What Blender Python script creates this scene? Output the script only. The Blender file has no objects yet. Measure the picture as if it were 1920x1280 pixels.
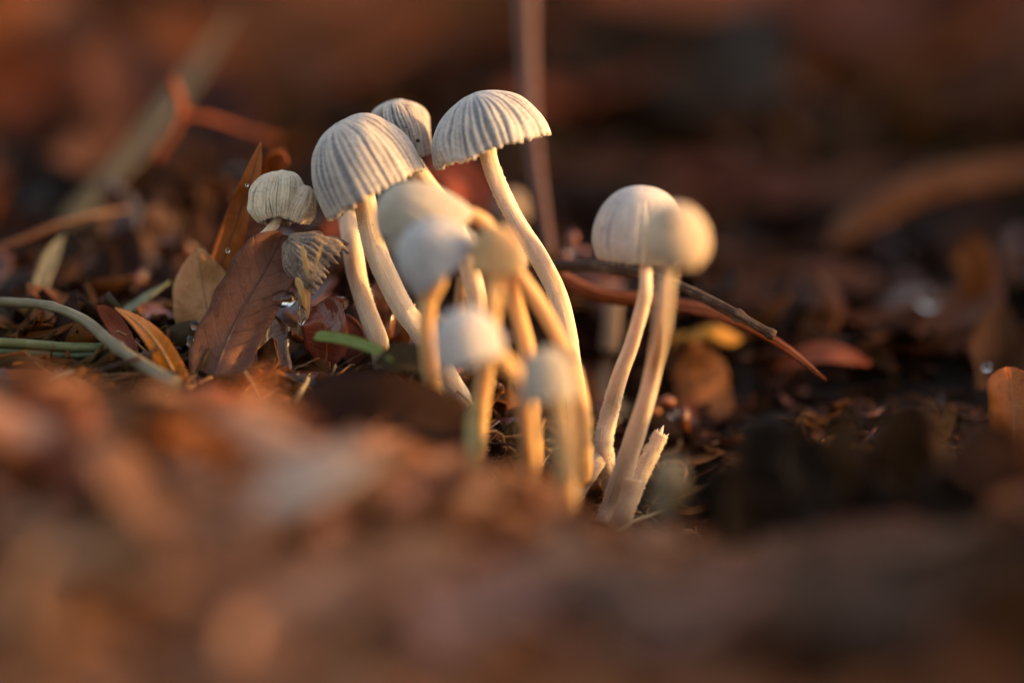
import bpy, math, random
import numpy as np
from mathutils import Vector, Matrix, noise

random.seed(7)
np.random.seed(7)
S = bpy.context.scene
S.unit_settings.system = 'METRIC'
S.unit_settings.scale_length = 0.01            # one unit is one centimetre
C = S.collection

# ------------------------------------------------------------------ camera
PITCH = math.radians(11.0)
DIST = 34.0                                    # focus distance, cm
PPC = 220.0                                    # photo pixels per cm in the plane of focus
FWD = Vector((0, math.cos(PITCH), -math.sin(PITCH)))
UP = Vector((0, math.sin(PITCH), math.cos(PITCH)))
RT = Vector((1, 0, 0))
C0 = Vector((0, 0, 1.2))
cam_d = bpy.data.cameras.new('camera')
cam = bpy.data.objects.new('camera', cam_d); C.objects.link(cam)
cam.location = C0 - FWD * DIST
cam.rotation_euler = (math.pi / 2 - PITCH, 0, 0)
cam_d.sensor_width = 36.0
cam_d.lens = 36.0 * DIST / (1920 / PPC)
cam_d.clip_start = 0.5
cam_d.clip_end = 5000
cam_d.dof.use_dof = True
cam_d.dof.focus_distance = DIST
cam_d.dof.aperture_fstop = cam_d.lens * 1e-3 / 2.0   # opening 2 cm wide
S.camera = cam

# ------------------------------------------------------------------ light
SUN_EL = math.radians(11.0)
SUN_AZ = math.radians(2.0)                   # 0 = from picture right, negative = from behind the subject
world = bpy.data.worlds.new('World'); S.world = world
world.use_nodes = True
wn = world.node_tree.nodes; wl = world.node_tree.links
bg = wn['Background']; bg.inputs['Strength'].default_value = 0.145
sky = wn.new('ShaderNodeTexSky'); sky.sky_type = 'NISHITA'; sky.sun_disc = False
sky.sun_elevation = SUN_EL
sun_dir = Vector((math.cos(SUN_EL) * math.cos(SUN_AZ), -math.cos(SUN_EL) * math.sin(SUN_AZ), math.sin(SUN_EL)))
sky.sun_rotation = math.atan2(sun_dir.x, sun_dir.y)
sky.air_density = 1.0; sky.dust_density = 3.0; sky.ozone_density = 0.6
tint = wn.new('ShaderNodeMix'); tint.data_type = 'RGBA'; tint.blend_type = 'MULTIPLY'
tint.inputs['Factor'].default_value = 1.0
tint.inputs[7].default_value = (1.0, 0.86, 0.78, 1)   # the whole sky, tinted warmer
wl.new(sky.outputs[0], tint.inputs[6]); wl.new(tint.outputs[2], bg.inputs['Color'])
sun_d = bpy.data.lights.new('sun', 'SUN')
sun_d.energy = 2.1; sun_d.angle = math.radians(0.5); sun_d.color = (0.74, 0.40, 0.115)
sun = bpy.data.objects.new('sun', sun_d); C.objects.link(sun)
sun.rotation_euler = sun_dir.to_track_quat('Z', 'Y').to_euler()

S.render.engine = 'CYCLES'
S.cycles.use_denoising = True
S.cycles.denoiser = 'OPENIMAGEDENOISE'
S.cycles.max_bounces = 8
S.cycles.sample_clamp_indirect = 8
S.view_settings.view_transform = 'Standard'
S.view_settings.look = 'None'
S.view_settings.gamma = 1.0
S.view_settings.use_curve_mapping = False
S.view_settings.exposure = 1.95

# ------------------------------------------------------------------ helpers
def W(px, py, dy=0.0):
    k = (1 + dy / DIST) / PPC
    return C0 + FWD * dy + (RT * (px - 960) - UP * (py - 640)) * k
def cm(px, dy=0.0): return px * (1 + dy / DIST) / PPC
def dirv(right, up, toward): return (RT * right + UP * up - FWD * toward).normalized()
def lin(r, g, b, k=1.0):
    f = lambda c: ((c / 255 + .055) / 1.055) ** 2.4 if c > 10 else c / 255 / 12.92
    return (min(f(r) * k, .9), min(f(g) * k, .9), min(f(b) * k, .9), 1.0)
def N3(p, s=1.0): return noise.noise(Vector(p) * s)
def smooth(x, a, b):
    t = min(max((x - a) / (b - a), 0), 1); return t * t * (3 - 2 * t)
def spline(pts, n):
    """Catmull-Rom through points, n samples; points may carry extra numbers."""
    P = np.array([list(p) for p in pts], float)
    P = np.vstack([2 * P[0] - P[1], P, 2 * P[-1] - P[-2]])
    m = len(P) - 3
    out = []
    for i in range(n):
        s = i / (n - 1) * m; k = min(int(s), m - 1); t = s - k
        a, b, c, d = P[k:k + 4]
        out.append(.5 * (2 * b + (c - a) * t + (2 * a - 5 * b + 4 * c - d) * t * t + (3 * b - a - 3 * c + d) * t ** 3))
    return np.array(out)

class MB:
    def __init__(s): s.v = []; s.f = []; s.uv = {}; s.attr = []
    def add(s, vs, fs, uv=None, attr=None):
        o = len(s.v); s.v += [tuple(v) for v in vs]
        s.f += [tuple(i + o for i in f) for f in fs]
        if uv is None: uv = [(0, 0)] * len(vs)
        for i, u in enumerate(uv): s.uv[o + i] = u
        s.attr += list(attr) if attr is not None else [0.0] * len(vs)
    def mesh(s, name, mat, origin=Vector((0, 0, 0)), flat=False):
        me = bpy.data.meshes.new(name)
        A = np.array(s.v, float) - np.array(origin)
        me.from_pydata(A.tolist(), [], s.f)
        ul = me.uv_layers.new(name='UVMap')
        li = np.empty(len(me.loops), int); me.loops.foreach_get('vertex_index', li)
        U = np.array([s.uv[i] for i in range(len(s.v))], float)
        ul.data.foreach_set('uv', U[li].ravel())
        at = me.attributes.new('groove', 'FLOAT', 'POINT'); at.data.foreach_set('value', np.array(s.attr, float))
        if not flat: me.polygons.foreach_set('use_smooth', [True] * len(me.polygons))
        me.materials.append(mat); me.update()
        return me
    def build(s, name, mat, parent=None, color=None, origin=None, kind=None, label=None):
        o0 = parent.location if parent is not None and origin is None else (origin if origin is not None else Vector((0, 0, 0)))
        if parent is not None and parent.parent is not None: o0 = Vector(parent['world0'])
        ob = bpy.data.objects.new(name, s.mesh(name, mat, o0)); C.objects.link(ob)
        if parent is not None: ob.parent = parent; ob['world0'] = tuple(o0)
        elif origin is not None: ob.location = origin
        if color is not None: ob.color = color
        if kind: ob['kind'] = kind
        if label: ob['label'] = label
        return ob
def tag(o, label, cat, group=None):
    o['label'] = label; o['category'] = cat
    if group: o['group'] = group
    return o
def thing(name, label, cat, loc, group=None):
    o = bpy.data.objects.new(name, None); C.objects.link(o); o.location = loc
    o.empty_display_size = .2
    return tag(o, label, cat, group)

def tube(mb, path, radii, seg=12, bump=0.0, bseed=0.0, close=True, flat=1.0, flat_dir=None):
    """tapered tube along an array of points"""
    P = np.array(path); n = len(P); vs = []; uv = []; fs = []
    T = np.gradient(P, axis=0); T /= np.linalg.norm(T, axis=1)[:, None] + 1e-12
    ref = np.array(flat_dir if flat_dir is not None else (0.31, -0.9, 0.28))
    for i in range(n):
        t = T[i]; a = ref - t * ref.dot(t); a /= np.linalg.norm(a) + 1e-12; b = np.cross(t, a)
        for j in range(seg):
            ph = 2 * math.pi * j / seg
            r = radii[i]
            if bump: r *= 1 + bump * N3((P[i][0] * 3 + math.cos(ph) * 1.1 + bseed, P[i][1] * 3 + math.sin(ph) * 1.1, P[i][2] * 3))
            vs.append(P[i] + a * math.cos(ph) * r * flat + b * math.sin(ph) * r)
            uv.append((i / (n - 1), j / seg))
    for i in range(n - 1):
        for j in range(seg):
            k = (j + 1) % seg
            fs.append((i * seg + j, i * seg + k, (i + 1) * seg + k, (i + 1) * seg + j))
    if close:
        fs.append(tuple(range(seg - 1, -1, -1))); fs.append(tuple((n - 1) * seg + j for j in range(seg)))
    mb.add(vs, fs, uv)

# ------------------------------------------------------------------ materials
def newmat(name):
    m = bpy.data.materials.new(name); m.use_nodes = True
    nt = m.node_tree; b = nt.nodes['Principled BSDF']
    return m, nt, b
def nd(nt, t, **kw):
    n = nt.nodes.new(t)
    for k, v in kw.items(): setattr(n, k, v)
    return n
def mixc(nt, fac, a, b, mode='MIX'):
    n = nd(nt, 'ShaderNodeMix', data_type='RGBA', blend_type=mode)
    for sock, v in ((0, fac), (6, a), (7, b)):
        if hasattr(v, 'is_linked'): nt.links.new(v, n.inputs[sock])
        else: n.inputs[sock].default_value = v
    return n.outputs[2]
def ramp(nt, src, a, b, va=0.0, vb=1.0):
    n = nd(nt, 'ShaderNodeMapRange'); n.inputs[1].default_value = a; n.inputs[2].default_value = b
    n.inputs[3].default_value = va; n.inputs[4].default_value = vb
    nt.links.new(src, n.inputs[0]); return n.outputs[0]
def noisen(nt, vec, scale, detail=4, rough=.55):
    n = nd(nt, 'ShaderNodeTexNoise'); n.inputs['Scale'].default_value = scale
    n.inputs['Detail'].default_value = detail; n.inputs['Roughness'].default_value = rough
    if vec is not None: nt.links.new(vec, n.inputs['Vector'])
    return n.outputs[0]
def math_(nt, op, a, b=None):
    n = nd(nt, 'ShaderNodeMath', operation=op)
    for i, v in enumerate((a, b)):
        if v is None: continue
        if hasattr(v, 'is_linked'): nt.links.new(v, n.inputs[i])
        else: n.inputs[i].default_value = v
    return n.outputs[0]
def bumpn(nt, bsdf, h, strength=.4, dist=.02):
    n = nd(nt, 'ShaderNodeBump'); n.inputs['Strength'].default_value = strength; n.inputs['Distance'].default_value = dist
    nt.links.new(h, n.inputs['Height']); nt.links.new(n.outputs[0], bsdf.inputs['Normal'])

def leaf_material(name, rough=.55, spots=.5, wet=False, trans=.18):
    m, nt, b = newmat(name)
    oi = nd(nt, 'ShaderNodeObjectInfo'); tc = nd(nt, 'ShaderNodeTexCoord')
    add = nd(nt, 'ShaderNodeVectorMath', operation='ADD')
    mul = nd(nt, 'ShaderNodeVectorMath', operation='SCALE'); mul.inputs[0].default_value = (31, 17, 23)
    nt.links.new(oi.outputs['Random'], mul.inputs['Scale'])
    nt.links.new(tc.outputs['Object'], add.inputs[0]); nt.links.new(mul.outputs[0], add.inputs[1])
    v = add.outputs[0]
    h0 = nd(nt, 'ShaderNodeHueSaturation'); h0.inputs['Saturation'].default_value = 1.18; h0.inputs['Value'].default_value = .92
    nt.links.new(oi.outputs['Color'], h0.inputs['Color']); col = h0.outputs[0]
    hs = nd(nt, 'ShaderNodeHueSaturation'); hs.inputs['Value'].default_value = .42; hs.inputs['Saturation'].default_value = 1.05
    nt.links.new(col, hs.inputs['Color'])
    hl = nd(nt, 'ShaderNodeHueSaturation'); hl.inputs['Value'].default_value = 1.5; hl.inputs['Saturation'].default_value = .85
    nt.links.new(col, hl.inputs['Color'])
    n1 = noisen(nt, v, 1.6, 5); n2 = noisen(nt, v, 14, 6, .65)
    c = mixc(nt, ramp(nt, n1, .4, .7), col, hl.outputs[0])
    c = mixc(nt, ramp(nt, n1, .5, .28, 0, .75), c, hs.outputs[0])
    c = mixc(nt, ramp(nt, n2, .56, .70, 0, spots), c, hs.outputs[0])
    vor = nd(nt, 'ShaderNodeTexVoronoi'); vor.inputs['Scale'].default_value = 4.5; nt.links.new(v, vor.inputs['Vector'])
    c = mixc(nt, ramp(nt, vor.outputs['Distance'], .10, .05, 0, spots), c, hs.outputs[0])
    # side veins from the leaf's own coordinates
    uv = nd(nt, 'ShaderNodeSeparateXYZ'); nt.links.new(tc.outputs['UV'], uv.inputs[0])
    av = math_(nt, 'ABSOLUTE', math_(nt, 'SUBTRACT', uv.outputs[1], .5))
    ph = math_(nt, 'MULTIPLY', math_(nt, 'SUBTRACT', uv.outputs[0], math_(nt, 'MULTIPLY', av, .32)), 13.0)
    ph = math_(nt, 'ADD', ph, math_(nt, 'MULTIPLY', noisen(nt, v, 2.2, 2), .5))
    fr = math_(nt, 'PINGPONG', ph, .5)
    vein = ramp(nt, fr, .07, .0)
    c = mixc(nt, math_(nt, 'MULTIPLY', vein, .16), c, hl.outputs[0])
    n4 = noisen(nt, v, 45, 3)
    c = mixc(nt, ramp(nt, n4, .5, .75, 0, .35), c, hs.outputs[0])
    nt.links.new(c, b.inputs['Base Color'])
    if wet:
        b.inputs['Roughness'].default_value = rough
        b.inputs['Coat Weight'].default_value = .8; b.inputs['Coat Roughness'].default_value = .06
    else:
        nt.links.new(ramp(nt, n2, .3, .7, rough - .1, rough + .2), b.inputs['Roughness'])
        b.inputs['Specular IOR Level'].default_value = .15
    h = math_(nt, 'ADD', math_(nt, 'MULTIPLY', vein, .5), math_(nt, 'ADD', math_(nt, 'MULTIPLY', n2, .9), math_(nt, 'MULTIPLY', n4, .25)))
    bumpn(nt, b, h, .55, .03)
    tr = nd(nt, 'ShaderNodeBsdfTranslucent'); nt.links.new(c, tr.inputs['Color'])
    ms = nd(nt, 'ShaderNodeMixShader'); ms.inputs[0].default_value = trans
    out = nt.nodes['Material Output']
    nt.links.new(b.outputs[0], ms.inputs[1]); nt.links.new(tr.outputs[0], ms.inputs[2]); nt.links.new(ms.outputs[0], out.inputs[0])
    return m
M_LEAF = leaf_material('dry_leaf')
M_WET = leaf_material('wet_leaf', .35, .6, True, .12)

def cap_material():
    m, nt, b = newmat('mushroom_cap')
    oi = nd(nt, 'ShaderNodeObjectInfo'); tc = nd(nt, 'ShaderNodeTexCoord')
    at = nd(nt, 'ShaderNodeAttribute', attribute_name='groove')
    v = tc.outputs['Object']
    n1 = noisen(nt, v, 11, 6, .65); n2 = noisen(nt, v, 38, 5, .75); n3 = noisen(nt, v, 3.0, 3)
    g = math_(nt, 'ADD', at.outputs['Fac'], math_(nt, 'MULTIPLY', math_(nt, 'SUBTRACT', n1, .5), .7))
    dark = mixc(nt, 1.0, oi.outputs['Color'], (.40, .43, .51, 1), 'MULTIPLY')
    c = mixc(nt, ramp(nt, g, .12, .62, 0, 1), oi.outputs['Color'], dark)
    grey = mixc(nt, 1.0, oi.outputs['Color'], (.60, .62, .70, 1), 'MULTIPLY')
    c = mixc(nt, ramp(nt, n3, .42, .64, 0, .75), c, mixc(nt, .5, c, grey))
    c = mixc(nt, ramp(nt, n2, .50, .66, 0, .5), c, mixc(nt, 1.0, c, (.50, .47, .47, 1), 'MULTIPLY'))
    c = mixc(nt, ramp(nt, n2, .47, .34, 0, .4), c, (.78, .74, .68, 1))
    nt.links.new(c, b.inputs['Base Color'])
    b.inputs['Roughness'].default_value = .75; b.inputs['Specular IOR Level'].default_value = .2
    b.inputs['Subsurface Weight'].default_value = .25
    b.inputs['Subsurface Radius'].default_value = (1, .55, .3); b.inputs['Subsurface Scale'].default_value = .06
    bumpn(nt, b, math_(nt, 'ADD', math_(nt, 'MULTIPLY', n1, .6), n2), .8, .03)
    return m
M_CAP = cap_material()
def stem_material():
    m, nt, b = newmat('mushroom_stem')
    oi = nd(nt, 'ShaderNodeObjectInfo'); tc = nd(nt, 'ShaderNodeTexCoord')
    mp = nd(nt, 'ShaderNodeMapping'); mp.inputs['Scale'].default_value = (1.0, 1.0, .35)
    nt.links.new(tc.outputs['Object'], mp.inputs[0])
    n1 = noisen(nt, mp.outputs[0], 16, 4, .6); n2 = noisen(nt, tc.outputs['Object'], 60, 3, .7)
    c = mixc(nt, ramp(nt, n1, .5, .75, 0, .45), oi.outputs['Color'], mixc(nt, 1.0, oi.outputs['Color'], (.72, .6, .48, 1), 'MULTIPLY'))
    c = mixc(nt, ramp(nt, n2, .55, .75, 0, .5), c, mixc(nt, 1.0, c, (.6, .48, .38, 1), 'MULTIPLY'))
    nt.links.new(c, b.inputs['Base Color'])
    mu = nd(nt, 'ShaderNodeMapping'); mu.inputs['Scale'].default_value = (4.0, 34.0, 1.0); nt.links.new(tc.outputs['UV'], mu.inputs[0])
    n3 = noisen(nt, mu.outputs[0], 1.0, 5, .65)
    c = mixc(nt, ramp(nt, n3, .46, .68, 0, .55), c, mixc(nt, 1.0, c, (.68, .52, .38, 1), 'MULTIPLY'))
    us = nd(nt, 'ShaderNodeSeparateXYZ'); nt.links.new(tc.outputs['UV'], us.inputs[0])
    dirt = math_(nt, 'MULTIPLY', ramp(nt, us.outputs[0], .86, 1.0, 0, 1), ramp(nt, n1, .35, .6, .2, 1))
    c = mixc(nt, math_(nt, 'MULTIPLY', dirt, .75), c, (.16, .085, .04, 1))
    n5 = noisen(nt, tc.outputs['Object'], 24, 2, .5)
    c = mixc(nt, ramp(nt, n5, .70, .76, 0, .55), c, (.14, .075, .035, 1))
    nt.links.new(c, b.inputs['Base Color'])
    b.inputs['Roughness'].default_value = .6; b.inputs['Specular IOR Level'].default_value = .25
    b.inputs['Subsurface Weight'].default_value = .55
    b.inputs['Subsurface Radius'].default_value = (1, .6, .3); b.inputs['Subsurface Scale'].default_value = .10
    bumpn(nt, b, math_(nt, 'ADD', n3, math_(nt, 'MULTIPLY', n2, .5)), .6, .02)
    return m
M_STEM = stem_material()
def simple_streak(name, rough=.6, streak=40.0, amp=.5, spec=.3, bump=.4):
    m, nt, b = newmat(name)
    oi = nd(nt, 'ShaderNodeObjectInfo'); tc = nd(nt, 'ShaderNodeTexCoord')
    mp = nd(nt, 'ShaderNodeMapping'); mp.inputs['Scale'].default_value = (3.0, streak, 1)
    nt.links.new(tc.outputs['UV'], mp.inputs[0])
    n1 = noisen(nt, mp.outputs[0], 1.0, 4, .6); n2 = noisen(nt, tc.outputs['Object'], 9, 5, .6)
    f = math_(nt, 'ADD', math_(nt, 'MULTIPLY', n1, .6), math_(nt, 'MULTIPLY', n2, .4))
    c = mixc(nt, ramp(nt, f, .5, .68, 0, amp), oi.outputs['Color'], mixc(nt, 1.0, oi.outputs['Color'], (.35, .3, .25, 1), 'MULTIPLY'))
    c = mixc(nt, ramp(nt, f, .48, .34, 0, amp), c, mixc(nt, .5, c, (.5, .45, .33, 1)))
    nt.links.new(c, b.inputs['Base Color'])
    b.inputs['Roughness'].default_value = rough; b.inputs['Specular IOR Level'].default_value = spec
    bumpn(nt, b, f, bump, .03)
    return m
M_TWIG = simple_streak('twig_bark', .75, 14, .7, .3, .9)
M_GRASS = simple_streak('grass_straw', .5, 16, .6, .4, .3)
M_GILL = simple_streak('mushroom_gill', .8, 6, .4, .1, .2)
def soil_material():
    m, nt, b = newmat('dark_soil')
    tc = nd(nt, 'ShaderNodeTexCoord'); v = tc.outputs['Object']
    n1 = noisen(nt, v, .9, 6, .6); n2 = noisen(nt, v, 9, 6, .7)
    c = mixc(nt, ramp(nt, n1, .35, .7), (.012, .007, .004, 1), (.05, .026, .014, 1))
    c = mixc(nt, ramp(nt, n2, .55, .75, 0, .6), c, (.075, .042, .024, 1))
    nt.links.new(c, b.inputs['Base Color']); b.inputs['Roughness'].default_value = .8
    bumpn(nt, b, n2, .9, .12)
    return m
M_SOIL = soil_material()
m, nt, b = newmat('clear_water'); M_WATER = m
b.inputs['Transmission Weight'].default_value = 1.0; b.inputs['Roughness'].default_value = .02; b.inputs['IOR'].default_value = 1.33
m, nt, b = newmat('dark_spot'); M_SPOT = m
b.inputs['Base Color'].default_value = (.025, .014, .012, 1); b.inputs['Roughness'].default_value = .8

# ------------------------------------------------------------------ ground
CTRL = [  # points of the soil surface: px, py, depth behind the plane of focus
    (-250, 740, 0), (60, 740, -.5), (250, 745, -.3), (450, 745, .2), (600, 720, .6), (720, 700, .6), (830, 780, .2),
    (930, 850, .0), (1010, 950, 0), (1100, 1050, 0), (1180, 1110, 0), (1290, 1090, -.3), (1420, 960, 0), (1560, 930, 0), (1720, 900, 0), (1900, 860, 0), (2150, 840, 0),
    (850, 720, 1.6), (1000, 760, 1.8), (1150, 850, 1.8), (1300, 830, 1.8), (1500, 780, 1.8), (1700, 770, 1.6), (1900, 760, 1.6),
    (-200, 600, 3), (100, 570, 3), (300, 540, 3.5), (500, 520, 3.5), (700, 520, 3.5), (960, 540, 3.5), (1150, 570, 3.5), (1350, 620, 3), (1600, 650, 3), (1850, 650, 3), (2150, 640, 3),
    (-300, 370, 8), (200, 360, 8), (700, 350, 8), (1200, 380, 8), (1700, 430, 8), (2200, 430, 8),
    (-300, 180, 14), (400, 170, 14), (1000, 180, 14), (1500, 200, 14), (2200, 220, 14),
    (-300, 0, 20), (500, 0, 20), (1300, 0, 20), (2200, 0, 20),
    (-400, -180, 28), (500, -180, 28), (1300, -180, 28), (2300, -180, 28),
    (-200, 790, -4.4), (100, 785, -4.4), (300, 795, -4.4), (430, 820, -4.4), (560, 875, -4.4), (700, 915, -4.4), (900, 960, -4.4), (1050, 1020, -4.4), (1200, 1090, -4.4), (1350, 1100, -4.4), (1550, 1070, -4.4), (1750, 1030, -4.4), (1950, 990, -4.2), (2200, 970, -4.2),
    (-200, 790, -2.2), (100, 790, -2.2), (300, 795, -2.2), (450, 815, -2.2), (600, 845, -2.2), (760, 900, -2.2), (900, 960, -2.2), (1050, 1070, -2.2), (1200, 1130, -2.2), (1350, 1120, -2.2), (1550, 1080, -2.2), (1750, 1040, -2.2), (1950, 1000, -2.2),
    (-200, 1020, -5.6), (200, 1020, -5.6), (600, 1050, -5.6), (1000, 1140, -5.6), (1400, 1180, -5.6), (1900, 1150, -5.6),
    (-100, 1300, -8.6), (500, 1300, -8.6), (1100, 1340, -8.6), (1800, 1340, -8.6),
    (0, 1700, -12.5), (960, 1700, -12.5), (1900, 1700, -12.5),
]
SHADE_BANK = [(x, y, z) for y in (-16, -13, -10.5, -8, -6.4) for (x, z) in ((6.2, 1.5), (7.4, 2.4), (9.0, 2.7))]
SHADE_BANK += [(x, y, z) for y in (8, 11, 14, 17, 20, 24) for (x, z) in ((11.5 + y * .1, 3.4), (13.5 + y * .1, 4.4), (16 + y * .1, 4.4))]   # soil banks added out of view on the right to keep the low sun off
_cw = np.array([list(W(*c)) for c in CTRL] + [list(b_) for b_ in SHADE_BANK])
def ground_np(x, y):
    d2 = (x[:, None] - _cw[None, :, 0]) ** 2 + (y[:, None] - _cw[None, :, 1]) ** 2
    w = 1.0 / (d2 + .12) ** 1.7
    z = (w * _cw[None, :, 2]).sum(1) / w.sum(1)
    r = np.sqrt(x ** 2 + (y - 8) ** 2)
    far = np.clip((r - 34) / 40, 0, 1); far = far * far * (3 - 2 * far)
    return z * (1 - far) + far * (1.4 + np.clip(y, -40, 60) * .03)
def ground(x, y):
    z = float(ground_np(np.array([x]), np.array([y]))[0])
    return z + .10 * N3((x * .9, y * .9, 3)) + .05 * N3((x * 2.6, y * 2.6, 8))
def ground_hit(px, py):
    d = (W(px, py, 0) - cam.location).normalized()
    t = 20.0
    while t < 120:
        p = cam.location + d * t
        if p.z < ground(p.x, p.y): return p
        t += .12
    return cam.location + d * 60
def graded(a, b, n_in, ext):
    core = list(np.linspace(a, b, n_in)); step = core[1] - core[0]
    lo = []; hi = []; s = step; x = a
    while x > -ext: s *= 1.35; x -= s; lo.append(x)
    s = step; x = b
    while x < ext: s *= 1.35; x += s; hi.append(x)
    return lo[::-1] + core + hi
gx = graded(-8, 8, 130, 600); gy = graded(-9, 14, 170, 600)
mb = MB(); vs = []; uv = []
X, Y = np.meshgrid(gx, gy); Z = ground_np(X.ravel(), Y.ravel())
for x, y, z in zip(X.ravel(), Y.ravel(), Z):
    near = 1.0 if abs(x) < 30 and abs(y) < 40 else 0.0
    vs.append((x, y, z + near * (.10 * N3((x * .9, y * .9, 3)) + .05 * N3((x * 2.6, y * 2.6, 8)) + .03 * N3((x * 8, y * 8, 1))))); uv.append((x, y))
nxg = len(gx)
fs = [(j * nxg + i, j * nxg + i + 1, (j + 1) * nxg + i + 1, (j + 1) * nxg + i) for j in range(len(gy) - 1) for i in range(nxg - 1)]
mb.add(vs, fs, uv)
gnd = mb.build('ground', M_SOIL, kind='structure')
gnd['label'] = 'dark damp soil under the leaf litter'

# ------------------------------------------------------------------ leaves
def leaf_sheet(mb, spine, normals, width, nu=18, nv=7, cup=.18, wave=.08, th=.025, seed=0, prof=None, ragged=.06, fold=0.0):
    """a blade along a spine (array of world points), with thickness"""
    P = np.array(spine); n = len(P)
    T = np.gradient(P, axis=0); T /= np.linalg.norm(T, axis=1)[:, None] + 1e-12
    top = []; uv = []; nr = []
    for i in range(n):
        u = i / (n - 1)
        nn = np.array(normals[i]); nn = nn - T[i] * nn.dot(T[i]); nn /= np.linalg.norm(nn) + 1e-9
        sd = np.cross(T[i], nn)
        w = width * (prof(u) if prof else max(math.sin(math.pi * min(u * .97 + .02, 1)) ** .75, .02))
        for j in range(nv):
            v = j / (nv - 1) * 2 - 1
            ww = w * (1 + ragged * N3((u * 7 + seed, v * 2 + (3 if v > 0 else 9), seed)))
            lift = cup * w * v * v + wave * width * N3((u * 3.2 + seed, v * 1.3, seed * 1.7)) + fold * w * abs(v) - .05 * w * math.exp(-(v / .12) ** 2)
            top.append(P[i] + sd * ww * v + nn * lift); nr.append(nn); uv.append((u, v * .5 + .5))
    N = len(top); bot = [p - q * th for p, q in zip(top, nr)]
    fs = []
    for i in range(n - 1):
        for j in range(nv - 1):
            a, b_, c, d = i * nv + j, i * nv + j + 1, (i + 1) * nv + j + 1, (i + 1) * nv + j
            fs.append((a, d, c, b_)); fs.append((a + N, b_ + N, c + N, d + N))
    for i in range(n - 1):
        for j in (0, nv - 1):
            a, d = i * nv + j, (i + 1) * nv + j
            fs.append((a, a + N, d + N, d) if j == 0 else (a, d, d + N, a + N))
    for i in (0, n - 1):
        for j in range(nv - 1):
            a, b_ = i * nv + j, i * nv + j + 1
            fs.append((a, b_, b_ + N, a + N) if i == 0 else (a, a + N, b_ + N, b_))
    mb.add(top + bot, fs, uv + uv)
    return top, nr

PROF = {
    'oval': lambda u: max(math.sin(math.pi * min(max(u, .015), .985)) ** .7, .05),
    'lance': lambda u: max(1.25 * (u + .02) ** .45 * (1.0 - u * .985) ** .9, .02),
    'spear': lambda u: max(1.7 * (u * .97 + .03) ** .8 * (1.02 - u) ** .8, .02),
    'strap': lambda u: 1.0 * smooth(u, -.05, .06) * (1 - smooth(u, .6, 1.05) * .9),
    'blunt': lambda u: max(min(1.0, 3.0 * (u + .03)) * (1 - max(u - .85, 0) ** 2 * 38), .05),
}
def hero_leaf(label, pts, wpx, col, normal=(0, .3, 1), nor_end=None, prof='oval', mat=None, cup=.18, wave=.08, seed=1, rib=True, ribcol=None,
              name='fallen_leaf', cat='leaf', group=None, nu=26, nv=11, th=.022, ragged=.06, fold=0.0, stalk=None, ribr=.02):
    sp = spline([W(*p) for p in pts], nu)
    d = pts[len(pts) // 2][2]; w = cm(wpx, d)
    n0 = np.array(dirv(*normal)); n1 = np.array(dirv(*(nor_end or normal)))
    nrm = [n0 * (1 - i / (nu - 1)) + n1 * (i / (nu - 1)) for i in range(nu)]
    root = thing(name, label, cat, Vector(sp[0]), group)
    mb = MB(); top, nr = leaf_sheet(mb, sp, nrm, w, nu, nv, cup, wave, th, seed, PROF[prof], ragged, fold)
    mb.build('blade', mat or M_LEAF, root, col)
    if rib:
        mid = [np.array(top[i * nv + nv // 2]) + np.array(nr[i * nv]) * .006 for i in range(nu - 1)]
        mb2 = MB(); tube(mb2, mid, [ribr * (1.15 - .9 * i / (nu - 1)) for i in range(nu - 1)], 6)
        rc = ribcol or tuple(min(c * 1.35, .8) for c in col[:3]) + (1,)
        mb2.build('midrib', M_GRASS, root, rc)
    if stalk:
        s2 = spline([W(*p) for p in stalk], 10)
        mb3 = MB(); tube(mb3, s2, [cm(4)] * 10, 6, .1); mb3.build('stalk', M_GRASS, root, ribcol or col)
    return root

# generic leaf shapes shared by the scattered litter
GEN = []
for k in range(8):
    mb = MB(); L = 1.0; kind = ['oval', 'lance', 'spear', 'oval', 'lance', 'oval', 'spear', 'lance'][k]
    curl = [.10, .25, -.12, .35, .05, -.2, .18, .4][k]
    pts = [(-.5 + u, .06 * math.sin(u * 5 + k), curl * ((u - .5) ** 2 - .08) * 1.6) for u in np.linspace(0, 1, 6)]
    sp = spline(pts, 14)
    leaf_sheet(mb, sp, [(0, 0, 1)] * 14, [.22, .17, .20, .26, .14, .24, .17, .19][k], 14, 7, [.3, .5, -.3, .6, .2, .35, .7, -.4][k], .25, .008, k * 3.7, PROF[kind], .12, [0, .2, 0, -.1, .3, 0, .1, 0][k])
    GEN.append(mb.mesh('leaf_shape', M_LEAF))
GENW = []
for g in GEN:
    h = g.copy(); h.materials.clear(); h.materials.append(M_WET); GENW.append(h)
def ground_normal(x, y):
    e = .5
    return Vector((ground(x - e, y) - ground(x + e, y), ground(x, y - e) - ground(x, y + e), 2 * e)).normalized()
def lay_leaf(p, length, yaw, col, label, group, lift=.08, tilt=.25, wet=False, k=None, name='litter_leaf', rnd=random, lean=0.0):
    me = (GENW if wet else GEN)[k if k is not None else rnd.randrange(8)]
    ob = bpy.data.objects.new(name, me); C.objects.link(ob)
    n = ground_normal(p.x, p.y)
    n = (n + Vector((rnd.gauss(0, tilt), rnd.gauss(0, tilt) + lean, 0))).normalized()
    q = n.to_track_quat('Z', 'Y') @ Matrix.Rotation(yaw, 4, 'Z').to_quaternion()
    ob.rotation_mode = 'QUATERNION'; ob.rotation_quaternion = q
    ob.location = Vector((p.x, p.y, ground(p.x, p.y) + lift))
    ob.scale = (length, length * rnd.uniform(.85, 1.25), length)
    ob.color = col
    return tag(ob, label, 'leaf', group)

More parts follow.
